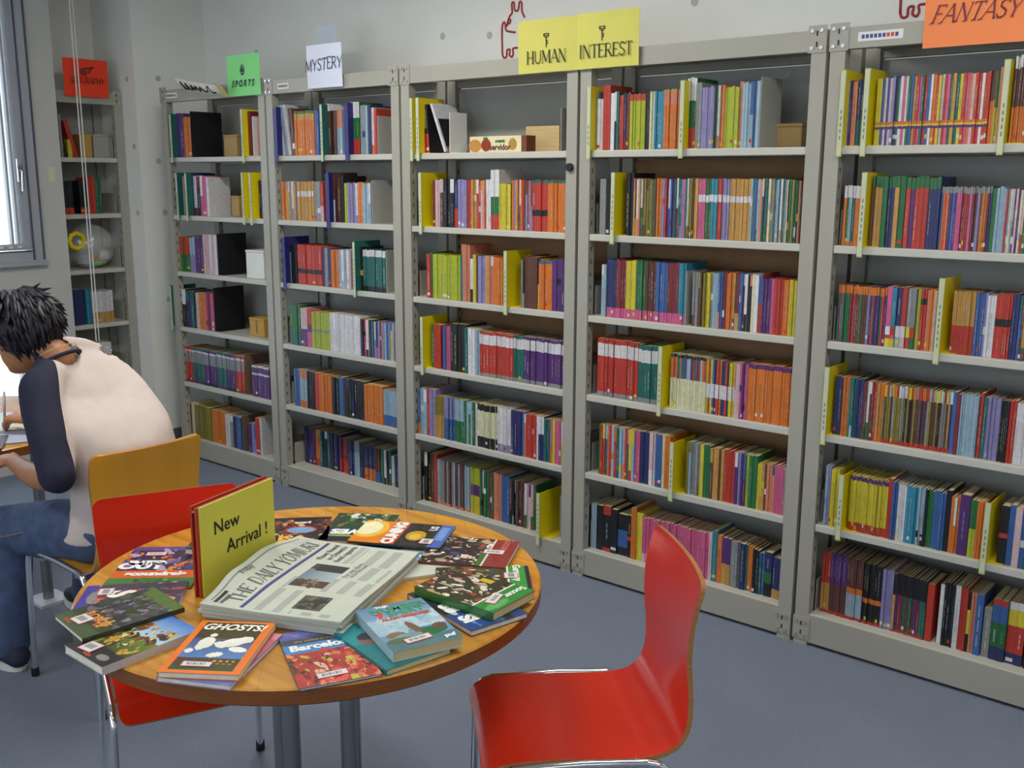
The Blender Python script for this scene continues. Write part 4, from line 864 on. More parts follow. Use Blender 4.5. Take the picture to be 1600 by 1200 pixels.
magazine('book', 'dark green monster comic overlapping the jungle comic', 'book', (3.338, -2.240), .146, .218, -6, .011, zt+.0175, P, '1e2418', 'r', barcode=(.40, .84, .040, .036, .1), texts=[('ROBOT', .55, .73, .026, 'd88a3a', dict(bold=.001)), ('fiend', .3, .95, .014, 'e86a20', {})], tilt=(.0, .02))
P = Print('4a3850').blobs(40, (0, 0, 1, 1), ['b86a58', 'd89a84', '5a4060', 'c84a3a', '382c40', '8a6a90'], .04, .11, 14).rect(0, .88, 1, 1, '4a3a9a').ell(.5, .88, .24, .05, '8a8a8a')
magazine('book', 'purple and red comic with a yellow letter D under the green monster comic', 'book', (3.245, -2.160), .140, .222, -42, .012, zt, P, 'b8a8c0', 'l', barcode=(.30, .78, .036, .034, 0), texts=[('D.', .70, .34, .062, 'd8d42a', dict(bold=.004)), ('S', .42, .62, .08, 'f0ece0', dict(bold=.004))])
# football magazine on the far left
P = Print('33284a').rect(0, 0, 1, .10, '5a4a88').blobs(30, (0, .1, 1, .6), ['4a3a70', 'd86a20', '2a2038', 'b8a0c8', '7a68a0', 'e88a30'], .04, .1, 15).rect(0, .62, 1, .80, 'e0641c').rect(0, .80, 1, 1, '3f7a34').blobs(8, (.3, .82, .9, 1), ['2f5a2a', '6a9a50', '3a3a3a'], .03, .06, 8)
magazine('magazine', 'purple football magazine with an orange band, left of the yellow sign', 'magazine', (3.125, -2.010), .205, .255, 42, .007, zt, P, '3a2f58', 'l', barcode=(.32, .2, .05, .022, 0), texts=[('scoundrels', .5, .71, .032, 'f2ece4', dict(bold=.002)), ('OUT', .26, .52, .05, 'f4f4f4', dict(bold=.003)), ('INTO', .30, .44, .035, 'f4f4f4', dict(bold=.003))])
P = Print('26323a').blobs(20, (0, 0, 1, 1), ['384a52', '8a6a50', '1c2428', '4a6a74'], .06, .15, 16)
magazine('book', 'dark book tilted up behind the yellow sign', 'book', (3.115, -1.835), .13, .19, 40, .012, zt+.012, P, '9aa4b0', 'r', tilt=(.0, .12))
# behind and right of the sign
P = Print('2a2226').rect(0, 0, 1, .12, '1e1e22').blobs(50, (0, .1, 1, .95), ['8a3a22', 'c86a2a', '3a2a24', 'd8a060', '5a2a20', 'a84a2a', 'e0c090'], .03, .08, 17).ell(.55, .45, .26, .13, 'c03a2a').ell(.55, .46, .22, .10, '7aa8d8').rect(0, .94, 1, 1, 'd86a20')
magazine('book', 'dark book with red picture and blue oval just right of the yellow sign', 'book', (3.195, -1.655), .165, .222, 46, .013, zt, P, '6a4a30', 'l', texts=[('JSA', .45, .76, .052, 'e8b040', dict(bold=.003)), ('usual', .55, .2, .02, 'e8e0c8', dict(bold=.002))])
P = Print('2a4a2a').rect(0, 0, 1, .14, '1c2440').rect(0, .14, 1, .2, '9ab83a').rect(0, .2, 1, .42, '28356a').blobs(16, (0, .45, 1, 1), ['3f7a3a', 'e0e0d8', '22341f', '8a6a4a', '5a8a4a'], .05, .12, 18)
magazine('magazine', 'green and navy football magazine lying upside down at the back of the table', 'magazine', (3.295, -1.525), .17, .215, -146, .013, zt, P, '2a3a5a', 'r', texts=[('OWES', .5, .31, .046, 'f2f2ee', dict(bold=.003))], tilt=(0, 0))
P = Print('4a90c8').rect(0, 0, 1, .3, '2f6ab0').blobs(12, (0, .3, 1, 1), ['7ab8e0', 'd8e8f0', '3a78b8'], .08, .2, 19)
magazine('magazine', 'sky-blue magazine partly under the newspaper at the back', 'magazine', (3.475, -1.565), .15, .20, 100, .006, zt, P, 'd8dce0', 'l')
P = Print('20201f').rect(0, .0, 1, .34, 'e8881a').ell(.62, .12, .40, .19, 'f4c040').ell(.64, .10, .30, .14, 'f8f0c0').rect(0, .34, 1, .50, 'd8421c').ell(.44, .66, .30, .14, '101010').ell(.44, .66, .22, .105, 'c89a1c').ell(.40, .66, .12, .06, 'e8c040').rect(0, .86, 1, 1, '3f6ac0').rect(.3, .88, .9, .97, '7a9ad8')
magazine('magazine', 'orange and black magazine with a yellow ball at the back right', 'magazine', (3.432, -1.500), .165, .245, 118, .006, zt+.0135, P, '4a3a2a', 'l', barcode=(.22, .82, .036, .034, 0), texts=[('CUNING', .5, .42, .040, 'f4f0ea', dict(bold=.003)), ('US', .8, .80, .028, 'e8e8f0', dict(bold=.001))])
# football books at the right
BL = ['e8e0d0', '8a6a50', '2a2824', 'd8c8a8', 'b8a080', '3a3a34', 'c8a890', '6a5a48', 'f0ece4']
P = Print('2a2422').blobs(60, (0, .2, 1, 1), BL+['c03a3a', '4a4a8a'], .03, .09, 20).rect(0, 0, 1, .27, '8c2a2c').rect(.5, .26, 1, .36, '3a6a2c').rect(0, .268, 1, .285, 'e8dcd0')
magazine('book', 'football players book with a dark red end at the back right', 'book', (3.642, -1.470), .185, .218, -62, .014, zt, P, '6a2024', 'r', barcode=(.48, .22, .052, .028, 1.57), texts=[('Soccer', .2, .12, .030, 'c86a68', dict(bold=.001, rot=0))])
P = Print('3a3a22').blobs(50, (0, .16, 1, 1), BL+['6a6a30', '55602a'], .03, .09, 21).rect(0, 0, 1, .05, '1c2034').rect(0, .05, 1, .22, '2f9a3a').rect(0, .22, 1, .245, 'e8e8dc')
magazine('book', 'football book with a green and navy end at the right table edge', 'book', (3.782, -1.580), .150, .222, -47, .012, zt, P, '1c2030', 'r', barcode=(.40, .20, .034, .034, 0), texts=[('Germany', .30, .135, .026, 'f0f4ea', dict(bold=.001))])
P = Print('2c4a88').rect(0, 0, .6, 1, '20242a').blobs(16, (.2, .2, 1, .9), ['3f78c8', '2a2a30', '5a90d8', 'd8e0e8'], .06, .14, 22)
magazine('book', 'blue book with white bubble lettering under the green football book', 'book', (3.845, -1.708), .245, .150, -12, .012, zt, P, '20355c', 'l', texts=[('S8', .50, .80, .050, 'f4f4f0', dict(bold=.003)), ('Si', .78, .80, .050, 'f4f4f0', dict(bold=.003)), ('no', .22, .72, .036, 'f4f4f0', dict(bold=.002))])
P = Print('34331f').blobs(60, (.0, .18, 1, 1), BL+['5a5a2a', 'a83a3a', '6a6a34'], .03, .09, 23).rect(0, 0, 1, .24, '2f8a38').ell(.75, .09, .25, .055, '58b060').rect(0, .24, 1, .262, 'e8e8dc').rect(.1, .45, .22, .6, 'd8b820')
magazine('book', 'thick football book with a bright green end and spine, near right table edge', 'book', (3.838, -1.672), .150, .226, -88, .020, zt+.0125, P, '2a6a30', 'r', pages=M_page, barcode=(.62, .19, .054, .026, .3), texts=[('Soccer', .24, .13, .024, 'e8f0e0', dict(bold=.001))], tilt=(.0, .0))
# THE NUMBER 7 SHIRT, teal book, Barcelona
P = Print('1f8a90').rect(0, .5, 1, 1, '1a7a80').ell(.35, .45, .22, .12, '8a5a40').ell(.35, .40, .2, .07, '2a2420').blobs(6, (.5, .6, 1, .95), ['e0e8e0', '2a3a40', '3a9aa0'], .05, .1, 24)
magazine('book', 'teal book lying under the number 7 book', 'book', (3.832, -1.938), .150, .250, 78, .013, zt, P, '17757a', 'l', pages=M_page, texts=[('THE K', .35, .1, .030, 'd8c040', dict(bold=.002)), ('story', .45, .22, .02, '2a3a40', {})])
P = Print('6f9fc0').grad(0, .45, '5f86a8', '8fb8d4').grad(.45, .62, '8fb8d4', 'c8d8dc').rect(0, .82, 1, 1, '4f7a80').blobs(7, (0, .3, 1, .6), ['c0d4dc', 'a8c4d4'], .1, .2, 25).ell(.70, .74, .24, .09, '1f6a42').ell(.86, .68, .10, .07, '6a4a3a').ell(.52, .60, .06, .14, '7a5a44', -.3).ell(.22, .70, .14, .06, '8a6a40').ell(.36, .76, .20, .06, '7aa0a0').ell(.20, .82, .18, .06, '5a6a50')
magazine('book', 'book titled THE NUMBER 7 SHIRT with a diving player', 'book', (3.857, -1.900), .150, .214, 68, .022, zt+.0135, P, 'a9c0cc', 'l', pages=M_page, barcode=(.44, .855, .058, .022, .12), texts=[('THE', .36, .06, .016, 'e8e8f0', dict(bold=.001)), ('NUMBER', .56, .13, .031, '2f9a58', dict(bold=.0005, sx=1.0)), ('SHIRT', .62, .245, .031, '2f9a58', dict(bold=.0005, sx=1.0)), ('7', .24, .25, .032, 'e03a2a', dict(bold=.002)), ('ALAN GIBBONS', .56, .345, .0145, 'd8503a', dict(bold=.001)), ('puf', .86, .92, .018, 'f0eef4', dict(bold=.001))], tilt=(0, 0))
P = Print('5a6ab8').grad(0, .16, '7a78c8', '5a5a98').rect(0, .16, 1, .26, '4a4a58').rect(0, .26, 1, .42, '4f8ac8').rect(0, .42, 1, 1, 'b03a30').blobs(60, (0, .44, 1, 1), ['e05a48', 'c83a34', '6a3a2a', 'e8c0a8', 'd87a50', '3a3a30', 'e89060', '8a2a2a', 'c8b84a'], .03, .09, 26)
magazine('book', 'travel guide titled Barcelona with a busy red cover', 'book', (3.788, -2.055), .157, .245, 62, .006, zt, P, '4a4a78', 'l', barcode=(.44, .86, .060, .022, .05), texts=[('Barcelona', .50, .335, .033, 'f2f4f4', dict(bold=.0016)), ('NATIONAL', .34, .07, .011, 'a8b0e0', {}), ('GEOGRAPHIC', .40, .105, .011, 'a8b0e0', {}), ('the cultural traveler', .5, .215, .013, 'c8a858', {})])

# ------------------------------------------------------------------ newspapers
def newspaper(label, c, w, h, ang, z, th, wave, printed, seed):
    c = tbl(c); w *= KS; h *= KS
    t = thing('newspaper', label, 'newspaper', (c[0], c[1], 0), math.radians(ang), 'newspapers stacked on the round table')
    def zf(x, y):
        u, v = x/w+.5, .5-y/h
        return z+th+wave*(.030*math.exp(-(v/.16)**2)*math.exp(-((u-.62)/.30)**2)+.012*math.exp(-(v/.2)**2)*math.exp(-((u-.28)/.12)**2)+.008*math.sin(5*u+2*v)*(1-v)+.004*math.sin(3+4*v+5*u))
    nu, nv = (88, 70) if printed else (16, 10)
    P = Print('c6cabc', nu, nv)
    if printed:
        g = random.Random(3)
        P.rect(.04, .045, .96, .052, '8a8c86')
        P.rect(.02, .275, .98, .305, '4a4a84')
        for (u0, v0, u1, v1) in ((.30, .34, .46, .40), (.02, .34, .28, .56), (.02, .62, .06, .95), (.30, .66, .48, .96), (.50, .72, .70, .96), (.72, .62, .97, .96), (.70, .56, .98, .60)):
            v = v0
            while v < v1: P.rect(u0, v, u1, v+.008, 'a9aca4'); v += .016
        P.rect(.33, .40, .66, .66, '4a4440').grad(.40, .66, '6f7f90', 'aab8bc', .42, .58).rect(.56, .44, .66, .66, '3a3634').rect(.33, .56, .42, .66, '5a4030').blobs(8, (.34, .42, .42, .62), ['6a4a38', '3a3430', '8a7060'], .02, .04, 5)
        P.rect(.08, .60, .24, .80, '5a5a52').blobs(10, (.09, .62, .23, .78), ['3a3a38', '7a6a50', '4a4a40'], .02, .05, 6)
        P.rect(.03, .07, .15, .10, '3a3a40').rect(.03, .12, .12, .14, '6a6a6c').rect(.83, .06, .97, .16, 'c0c2bc')
    mb = MB()
    for j in range(nv):
        for i in range(nu):
            q = [(-w/2+w*a/nu, h/2-h*b/nv) for a, b in ((i, j+1), (i+1, j+1), (i+1, j), (i, j))]
            mb.face([(x, y, zf(x, y)) for x, y in q], tuple(P.a[j, i]))
    mb.build('front_page', M_news, t, True, weld=True)
    mb = MB(); n = 24; edge = [(-w/2+w*k/n, -h/2) for k in range(n)]+[(w/2, -h/2+h*k/n) for k in range(n)]+[(w/2-w*k/n, h/2) for k in range(n)]+[(-w/2, h/2-h*k/n) for k in range(n)]
    for k in range(len(edge)):
        a, b = edge[k], edge[(k+1) % len(edge)]
        for q in range(3):
            f0, f1 = q/3, (q+1)/3; o_ = .003*((q % 2)-.5)
            s = lambda p, f: (p[0]*(1-.004*(q % 2)), p[1]*(1-.004*(q % 2)), zf(*p)-.0004-(th-.0006)*(1-f))
            mb.face([s(a, f0), s(b, f0), s(b, f1), s(a, f1)], cvec('cfd0c4' if q % 2 else 'b9bab0'))
    mb.build('folded_sheets', M_news, t)
    if printed:
        def onpage(me, u, v, m, rot=0, name='headline'):
            for vv in me.vertices:
                p = Matrix.Rotation(rot, 3, 'Z') @ vv.co; x, y = (u-.5)*w+p.x, (.5-v)*h+p.y; vv.co = (x, y, zf(x, y)+.0012)
            me.materials.clear(); me.materials.append(m); obj(name, me, t)
        gi = mat('news_ink', hx('5a5a5e'), .8); gd = mat('news_ink_dark', hx('3c3c48'), .8)
        onpage(stroke_text('THE DAILY YOMIURI', .033, .045, .10), .50, .19, gi, 0, 'masthead')
        onpage(text_mesh('Friday', .020), .36, .07, gi); onpage(text_mesh('Flaws found', .021, 0, .0002), .84, .37, gd); onpage(text_mesh("in Ozawa's", .021, 0, .0002), .84, .44, gd); onpage(text_mesh('fund reports', .021, 0, .0002), .84, .51, gd)
        onpage(text_mesh('Four days, Busan', .014), .62, .70, gd); onpage(text_mesh('to be Okinawa', .014), .62, .745, gd)
    return t
NC = (3.516, -1.856)
for k in range(4):
    newspaper('folded newspaper, %s from the bottom of the stack on the round table' % ORD[k], (NC[0]+.006*math.sin(k*2.1), NC[1]+.006*math.cos(k*1.7)), .425, .33, 113+1.2*math.sin(k*3), zt+.0072*k, .0068, 0, False, k)
newspaper('top newspaper of the stack, purple rule under its masthead', NC, .43, .333, 113, zt+.0290, .0058, 1, True, 9)
newspaper('folded newspaper poking out under the stack toward the red football book', (3.600, -1.640), .10, .30, 150, zt, .0066, 0, False, 3)

# ------------------------------------------------------------------ New Arrival sign
A, B = Vector((*tbl((3.358, -2.052)), 0)), Vector((*tbl((3.292, -1.804)), 0)); d = (B-A).normalized(); nn = Vector((d.y, -d.x, 0)); L = (B-A).length+.006
t = thing('table_sign', 'yellow upright card sign reading New Arrival ! on the round table', 'sign', (A.x, A.y, zt), math.atan2(d.y, d.x))
bevel_box('red_backing', (0, .005, 0), (L, .012, .207), mat('red_board', hx('a83218'), .6), t, .001)
bevel_box('rear_panel', (0, .0185, 0), (L, .024, .210), mat('red_board', (.6, .2, .1)), t, .001)
MB().box((0, .0121, .196), (L, .0184, .199)).build('top_strip', M_card, t)
MB().box((.005, .0, .001), (L, .0048, .207)).build('yellow_card', mat('yellow_card', hx('ccc646'), .6), t)
put(text_mesh('New', .044, 0, .0003, 'LEFT'), 'lettering', M_ink, t, frame((.044, -.0012, .146), (1, 0, 0), (0, 0, 1)))
put(text_mesh('Arrival !', .044, 0, .0003, 'LEFT'), 'lettering', M_ink, t, frame((.084, -.0012, .092), (1, 0, 0), (0, 0, 1)))

# ------------------------------------------------------------------ the seated person
def remesh(mb, name, voxel, smooth=6, disp=None):
    me = mb.mesh(name, []); o = bpy.data.objects.new(name, me); COL.objects.link(o)
    r = o.modifiers.new('r', 'REMESH'); r.mode = 'VOXEL'; r.voxel_size = voxel
    s = o.modifiers.new('s', 'SMOOTH'); s.iterations = smooth; s.factor = .5
    bpy.context.view_layer.update()
    out = bpy.data.meshes.new_from_object(o.evaluated_get(bpy.context.evaluated_depsgraph_get()))
    bpy.data.objects.remove(o)
    if disp:
        co = [v.co.copy() for v in out.vertices]
        for v, c, n in zip(out.vertices, co, [q.vector.copy() for q in out.vertex_normals]): v.co = c+n*disp(c)
    out.polygons.foreach_set('use_smooth', [True]*len(out.polygons)); out.materials.clear(); return out
def ball(mb, c, r, seg=18, M=None):
    """ellipsoid"""
    rx, ry, rz_ = r if isinstance(r, tuple) else (r, r, r); c = Vector(c); rows = 10
    R = M or Matrix.Identity(3); i0 = len(mb.v); 
    for j in range(1, rows):
        th_ = PI*j/rows
        for k in range(seg):
            a = 2*PI*k/seg; mb.v.append(tuple(c+R @ Vector((rx*math.sin(th_)*math.cos(a), ry*math.sin(th_)*math.sin(a), rz_*math.cos(th_)))))
    mb.v.append(tuple(c+R @ Vector((0, 0, rz_)))); mb.v.append(tuple(c-R @ Vector((0, 0, rz_)))); t_, b_ = len(mb.v)-2, len(mb.v)-1
    def add(f): mb.f.append(f); mb.c.append(None); mb.mi.append(0)
    for j in range(rows-2):
        for k in range(seg): k2 = (k+1) % seg; add((i0+j*seg+k, i0+(j+1)*seg+k, i0+(j+1)*seg+k2, i0+j*seg+k2))
    for k in range(seg): k2 = (k+1) % seg; add((t_, i0+k, i0+k2)); add((b_, i0+(rows-2)*seg+k2, i0+(rows-2)*seg+k))
def limb(mb, pts, rad, sub=4):
    P = catmull(pts, sub); n = len(pts)-1; rr = []
    for i in range(len(P)):
        t = i/sub; k = min(int(t), n-1); f = t-k; rr.append(rad[k]*(1-f)+rad[k+1]*f)
    mb.tube(P, rr, 14); ball(mb, P[0], rr[0]); ball(mb, P[-1], rr[-1])
def loft(mb, rings, seg=24, sub=4):
    """rings: (centre, half depth, half width, pitch of the section about the lateral axis)"""
    C = catmull([r[0] for r in rings], sub); n = len(rings)-1; out = []
    for i, c in enumerate(C):
        t = i/sub; k = min(int(t), n-1); f = t-k; L_ = lambda j: rings[k][j]*(1-f)+rings[k+1][j]*f
        a, b, p = L_(1), L_(2), L_(3); ax = Vector((math.cos(p), 0, -math.sin(p)))
        out.append([c+ax*a*math.cos(2*PI*q/seg)+Vector((0, 1, 0))*b*math.sin(2*PI*q/seg) for q in range(seg)])
    i0 = len(mb.v)
    for R in out: mb.v += [tuple(p) for p in R]
    def add(f): mb.f.append(f); mb.c.append(None); mb.mi.append(0)
    for i in range(len(out)-1):
        for q in range(seg): q2 = (q+1) % seg; add((i0+i*seg+q, i0+i*seg+q2, i0+(i+1)*seg+q2, i0+(i+1)*seg+q))
    add(tuple(i0+q for q in reversed(range(seg)))); add(tuple(i0+(len(out)-1)*seg+q for q in range(seg)))
V = Vector
person = thing('person', 'person in a cream raglan top and jeans seated writing, seen from behind', 'person', (0, 0, 0))
M_skin = mat('skin', hx('a8724c'), .5, 0, .05, 20)
M_shirt = mat('cream_jersey', hx('c8bab3'), .85, 0, .03, 30, .15)
M_sleeve = mat('black_jersey', hx('1b1c33'), .85, 0, .1, 40, .15)
M_jean = mat('denim', hx('41506f'), .85, 0, .22, 25, .3)
M_hair = mat('dark_hair', hx('1d1924'), .52, 0, .3, 60)
# key points
HIP = V((2.335, -1.66, .545))
SL, EL, WL = V((2.225, -1.845, .985)), V((2.415, -1.910, .762)), V((1.965, -1.835, .715))
SR, ER, WR = V((1.990, -1.580, .960)), V((1.860, -1.450, .790)), V((1.585, -1.600, .757))
NB, HC = V((2.150, -1.745, 1.075)), V((2.030, -1.800, 1.135))
KL, AL = V((1.90, -1.845, .475)), V((1.925, -1.885, .085))
KR, AR = V((1.84, -1.515, .475)), V((1.70, -1.49, .085))
TORSO = [(V((2.335, -1.66, .50)), .125, .170, 0), (V((2.342, -1.66, .62)), .118, .162, .05), (V((2.342, -1.662, .76)), .116, .162, .2), (V((2.316, -1.670, .88)), .126, .166, .36), (V((2.262, -1.685, .972)), .128, .158, .6), (V((2.200, -1.700, 1.038)), .108, .138, .82), (V((2.135, -1.725, 1.088)), .064, .095, .6)]
body = MB()
loft(body, [(c, a-.036, b-.036, p) for c, a, b, p in TORSO[:4]])
limb(body, [V((2.270, -1.670, .83)), V((2.170, -1.700, .945)), NB+V((-.030, 0, -.050)), NB+V((-.012, 0, 0))], [.070, .050, .040, .046])
for S_ in (SL, SR): limb(body, [V((2.170, -1.700, .945)), (V((2.160, -1.700, .945))+S_)/2, S_+V((-.01, 0, -.01))], [.045, .040, .040])
limb(body, [NB+V((.0, .01, -.06)), NB+V((-.01, 0, -.01)), (NB+HC)/2+V((.012, 0, -.005)), HC+V((.03, .005, -.03))], [.042, .052, .053, .056])
hr = Matrix.Rotation(math.radians(-13), 3, 'Y')      # head pitched forward (looking down toward -x)
hz = Matrix.Rotation(math.radians(8), 3, 'Z'); HR = hz @ hr
def hp(x, y, z): return HC + HR @ V((x, y, z))        # head space: -x is the face, z up
ball(body, hp(.010, 0, .03), (.098, .078, .092), M=HR); ball(body, hp(-.022, 0, -.045), (.072, .060, .075), M=HR); ball(body, hp(-.055, 0, -.095), (.030, .034, .022), M=HR)
ball(body, hp(-.088, 0, .030), (.020, .052, .020), M=HR); ball(body, hp(-.072, .036, -.018), (.020, .022, .02), M=HR); ball(body, hp(-.072, -.036, -.018), (.020, .022, .02), M=HR)
body.tube([hp(-.090, 0, .018), hp(-.108, 0, -.018), hp(-.114, 0, -.030), hp(-.092, 0, -.036)], [.009, .012, .015, .010], 10)
ball(body, hp(-.094, 0, -.060), (.010, .024, .006), M=HR); ball(body, hp(-.092, 0, -.070), (.010, .021, .007), M=HR)
for s in (-1, 1):
    ball(body, hp(.012, s*.080, -.010), (.020, .009, .032), M=HR); ball(body, hp(.016, s*.088, .004), (.016, .006, .018), M=HR)
# arms
limb(body, [SL, (SL+EL)/2+V((.01, -.015, 0)), EL], [.052, .046, .040]); limb(body, [EL, EL*.6+WL*.4+V((0, -.01, -.012)), WL], [.040, .038, .026])
limb(body, [SR, (SR+ER)/2, ER], [.052, .046, .040]); limb(body, [ER, (ER+WR)/2, WR], [.040, .037, .026])
# legs (under the jeans)
for k, a, s in ((KL, AL, -1), (KR, AR, 1)):
    h_ = HIP+V((-.02, s*.095, -.01)); limb(body, [h_, (h_+k)/2, k], [.080, .072, .055]); limb(body, [k, k*.6+a*.4+V((.02, 0, 0)), a], [.052, .050, .034])
    limb(body, [a+V((.03, 0, -.045)), a+V((-.05, 0, -.055)), a+V((-.13, 0, -.065))], [.026, .030, .022])
# hands
def hand(W, d, up, side, curl, pen=None):
    d = d.normalized(); up = (up-d*up.dot(d)).normalized(); lat = d.cross(up)*side
    c = W+d*.050
    body.tube([W-d*.01, W+d*.03, W+d*.075, W+d*.090], [(.020, .026), (.017, .036), (.015, .041), (.011, .036)], 14)
    for i, (o_, L_) in enumerate(((-.028, .068), (-.010, .078), (.010, .072), (.027, .056))):
        b0 = W+d*.078+lat*o_; p = [b0]; dirn = d.copy(); a = curl*(.8+.12*i)
        for sgm in (.42, .33, .25):
            dirn = (Matrix.Rotation(a, 3, lat) @ dirn) if side > 0 else (Matrix.Rotation(-a, 3, lat) @ dirn); p.append(p[-1]+dirn*L_*sgm)
        body.tube(p, [.0095, .0088, .0080, .0066], 10); ball(body, p[-1], .0066, 10)
    b0 = W+d*.028-lat*.032; p = [b0, b0+(d*.75-lat*.55-up*.2)*.034, b0+(d*1.15-lat*.45-up*.55)*.052, b0+(d*1.5-lat*.2-up*.8)*.062]
    body.tube(p, [.0135, .0115, .0098, .0078], 10); ball(body, p[-1], .0078, 10)
hand(WL, V((-1, .12, -.03)), V((0, -.25, 1)), 1, -.22)
hand(WR, V((-1, -.45, .02)), V((.05, -.35, 1)), -1, -.55)
o = obj('body', remesh(body, 'body', .0058, 5), person); o.data.materials.append(M_skin)
# eyes and mouth
for s in (-1, 1):
    mb = MB(); ball(mb, hp(-.086, s*.032, .006), (.010, .013, .008), 12, HR); mb.build('eye', M_white, person, True); mb = MB(); ball(mb, hp(-.0955, s*.032, .004), (.003, .005, .005), 10, HR); mb.build('iris', M_ink, person, True)
    MB().tube([hp(-.100, s*.016, .030), hp(-.103, s*.034, .034), hp(-.090, s*.054, .027)], [.003, .004, .002], 6).build('eyebrow', M_hair, person, True)
MB().tube([hp(-.098, -.022, -.066), hp(-.106, 0, -.065), hp(-.098, .022, -.066)], [.002, .003, .002], 6).build('mouth', mat('lip', hx('9a5a4a'), .5), person, True)
# raglan shirt: body and sleeves are cut from one surface along the raglan seams
sh = MB(); loft(sh, [(V((2.325, -1.665, .520)), .138, .202, 0), (V((2.330, -1.66, .57)), .137, .192, 0)]+[(c, a+.014, b+.014, p) for c, a, b, p in TORSO[1:]])
for S_, E_, W_ in ((SL, EL, WL), (SR, ER, WR)):
    lf = S_ is SL; limb(sh, [S_+(NB-S_)*(.45 if lf else .25)+V((0, 0, .0 if lf else -.03)), S_+V((0, 0, .005)), (S_+E_)/2+V((.008, -.008, 0)), S_+(E_-S_)*.80, S_+(E_-S_)*.96], [.058 if lf else .045, .066 if lf else .058, .060, .058, .054])
def folds(c): 
    return .0045*mnoise.noise(V((c.x*9, c.y*6, c.z*11)))+.003*mnoise.noise(V((c.x*24+c.z*14, c.y*20, c.z*9)))
me = remesh(sh, 'shirt', .0075, 22, folds)
_bm = bmesh.new(); _bm.from_mesh(me)
RAG = []
for sg, yn, ya in ((-1, -1.790, -1.862), (1, -1.560, -1.420)):
    p0, p1 = V((0, yn, 1.085)), V((0, ya, .870)); n_ = V((0, (p0.z-p1.z), -(p0.y-p1.y))).normalized(); n_ = n_ if n_.y*sg > 0 else -n_
    RAG.append((sg, p0, n_, ya)); bmesh.ops.bisect_plane(_bm, geom=_bm.verts[:]+_bm.edges[:]+_bm.faces[:], plane_co=p0, plane_no=n_); bmesh.ops.bisect_plane(_bm, geom=_bm.verts[:]+_bm.edges[:]+_bm.faces[:], plane_co=(0, ya, 0), plane_no=(0, 1, 0))
RP, RN = V((1.985, -1.590, 1.0)), V((-.62, .72, -.15)).normalized(); bmesh.ops.bisect_plane(_bm, geom=_bm.verts[:]+_bm.edges[:]+_bm.faces[:], plane_co=RP, plane_no=RN)
_bm.to_mesh(me); _bm.free()
def sleeve_side(c):
    if (c-RP).dot(RN) > 0 and c.y > -1.70: return 1
    for sg, p0, n_, ya in RAG[:1]:
        if (c.z >= .870 and (c-p0).dot(n_) > 0) or (c.z < .870 and (c.y-ya)*sg > 0): return sg
    return 0
def cut(me, keep, name, m, parent):
    bm = bmesh.new(); bm.from_mesh(me); bmesh.ops.delete(bm, geom=[f for f in bm.faces if not keep(f.calc_center_median())], context='FACES')
    q = bpy.data.meshes.new(name); bm.to_mesh(q); bm.free(); q.materials.append(m); return obj(name, q, parent)
near_neck = lambda c: (c-(NB+V((-.004, 0, .008)))).length < .058
inbody = lambda c: sleeve_side(c) == 0 and not near_neck(c)
shirt = cut(me, lambda c: inbody(c), 'shirt', M_shirt, person)
cut(me, lambda c: sleeve_side(c) == -1 and not near_neck(c), 'sleeve', M_sleeve, shirt); cut(me, lambda c: sleeve_side(c) == 1 and not near_neck(c), 'sleeve', M_sleeve, shirt)
for q in [shirt]+list(shirt.children):
    sm = q.modifiers.new('thickness', 'SOLIDIFY'); sm.thickness = .003; sm.offset = -1
# dark collar band
ax = V((-.50, -.18, 1)).normalized(); u_ = V((0, 1, 0)); u_ = (u_-ax*u_.dot(ax)).normalized(); w_ = ax.cross(u_); NC_ = NB+V((.005, .0, -.008))
ring = [NC_+u_*.064*math.cos(2*PI*k/28)+w_*.060*math.sin(2*PI*k/28) for k in range(29)]
MB().tube(ring, .0065, 8, caps=False).build('collar', M_sleeve, shirt, True)
ring = [NB+ax*.016+u_*.0615*math.cos(2*PI*k/28)+w_*.0600*math.sin(2*PI*k/28) for k in range(29)]
MB().tube(ring, .0012, 6, caps=False).build('necklace', mat('cord_gold', hx('c9a878'), .4), person, True)
# jeans
jn = MB(); loft(jn, [(V((2.335, -1.66, .462)), .118, .165, 0), (V((2.335, -1.66, .52)), .134, .178, 0), (V((2.345, -1.66, .60)), .124, .168, 0)])
for k, a, s in ((KL, AL, -1), (KR, AR, 1)):
    h_ = HIP+V((-.0, s*.088, -.005)); limb(jn, [h_, (h_+k)/2, k], [.106, .100, .080]); limb(jn, [k, k*.6+a*.4+V((.01, 0, 0)), a], [.073, .068, .060]); 
jeans = obj('jeans', remesh(jn, 'jeans', .010, 7, lambda c: .004*mnoise.noise(c*14)+.003*mnoise.noise(c*33)), person); jeans.data.materials.append(M_jean)
MB().tube(catmull([HIP+V((.03, -.175, .055)), HIP+V((-.12, -.200, .010)), KL+V((.10, -.085, .012)), KL+V((0, -.076, 0))], 5), .0022, 6).build('seam', mat('denim_seam', hx('8a6a4a'), .8), jeans, True)
MB().box((2.405, -1.800, .545), (2.425, -1.785, .60)).build('belt_tag', M_black, jeans)
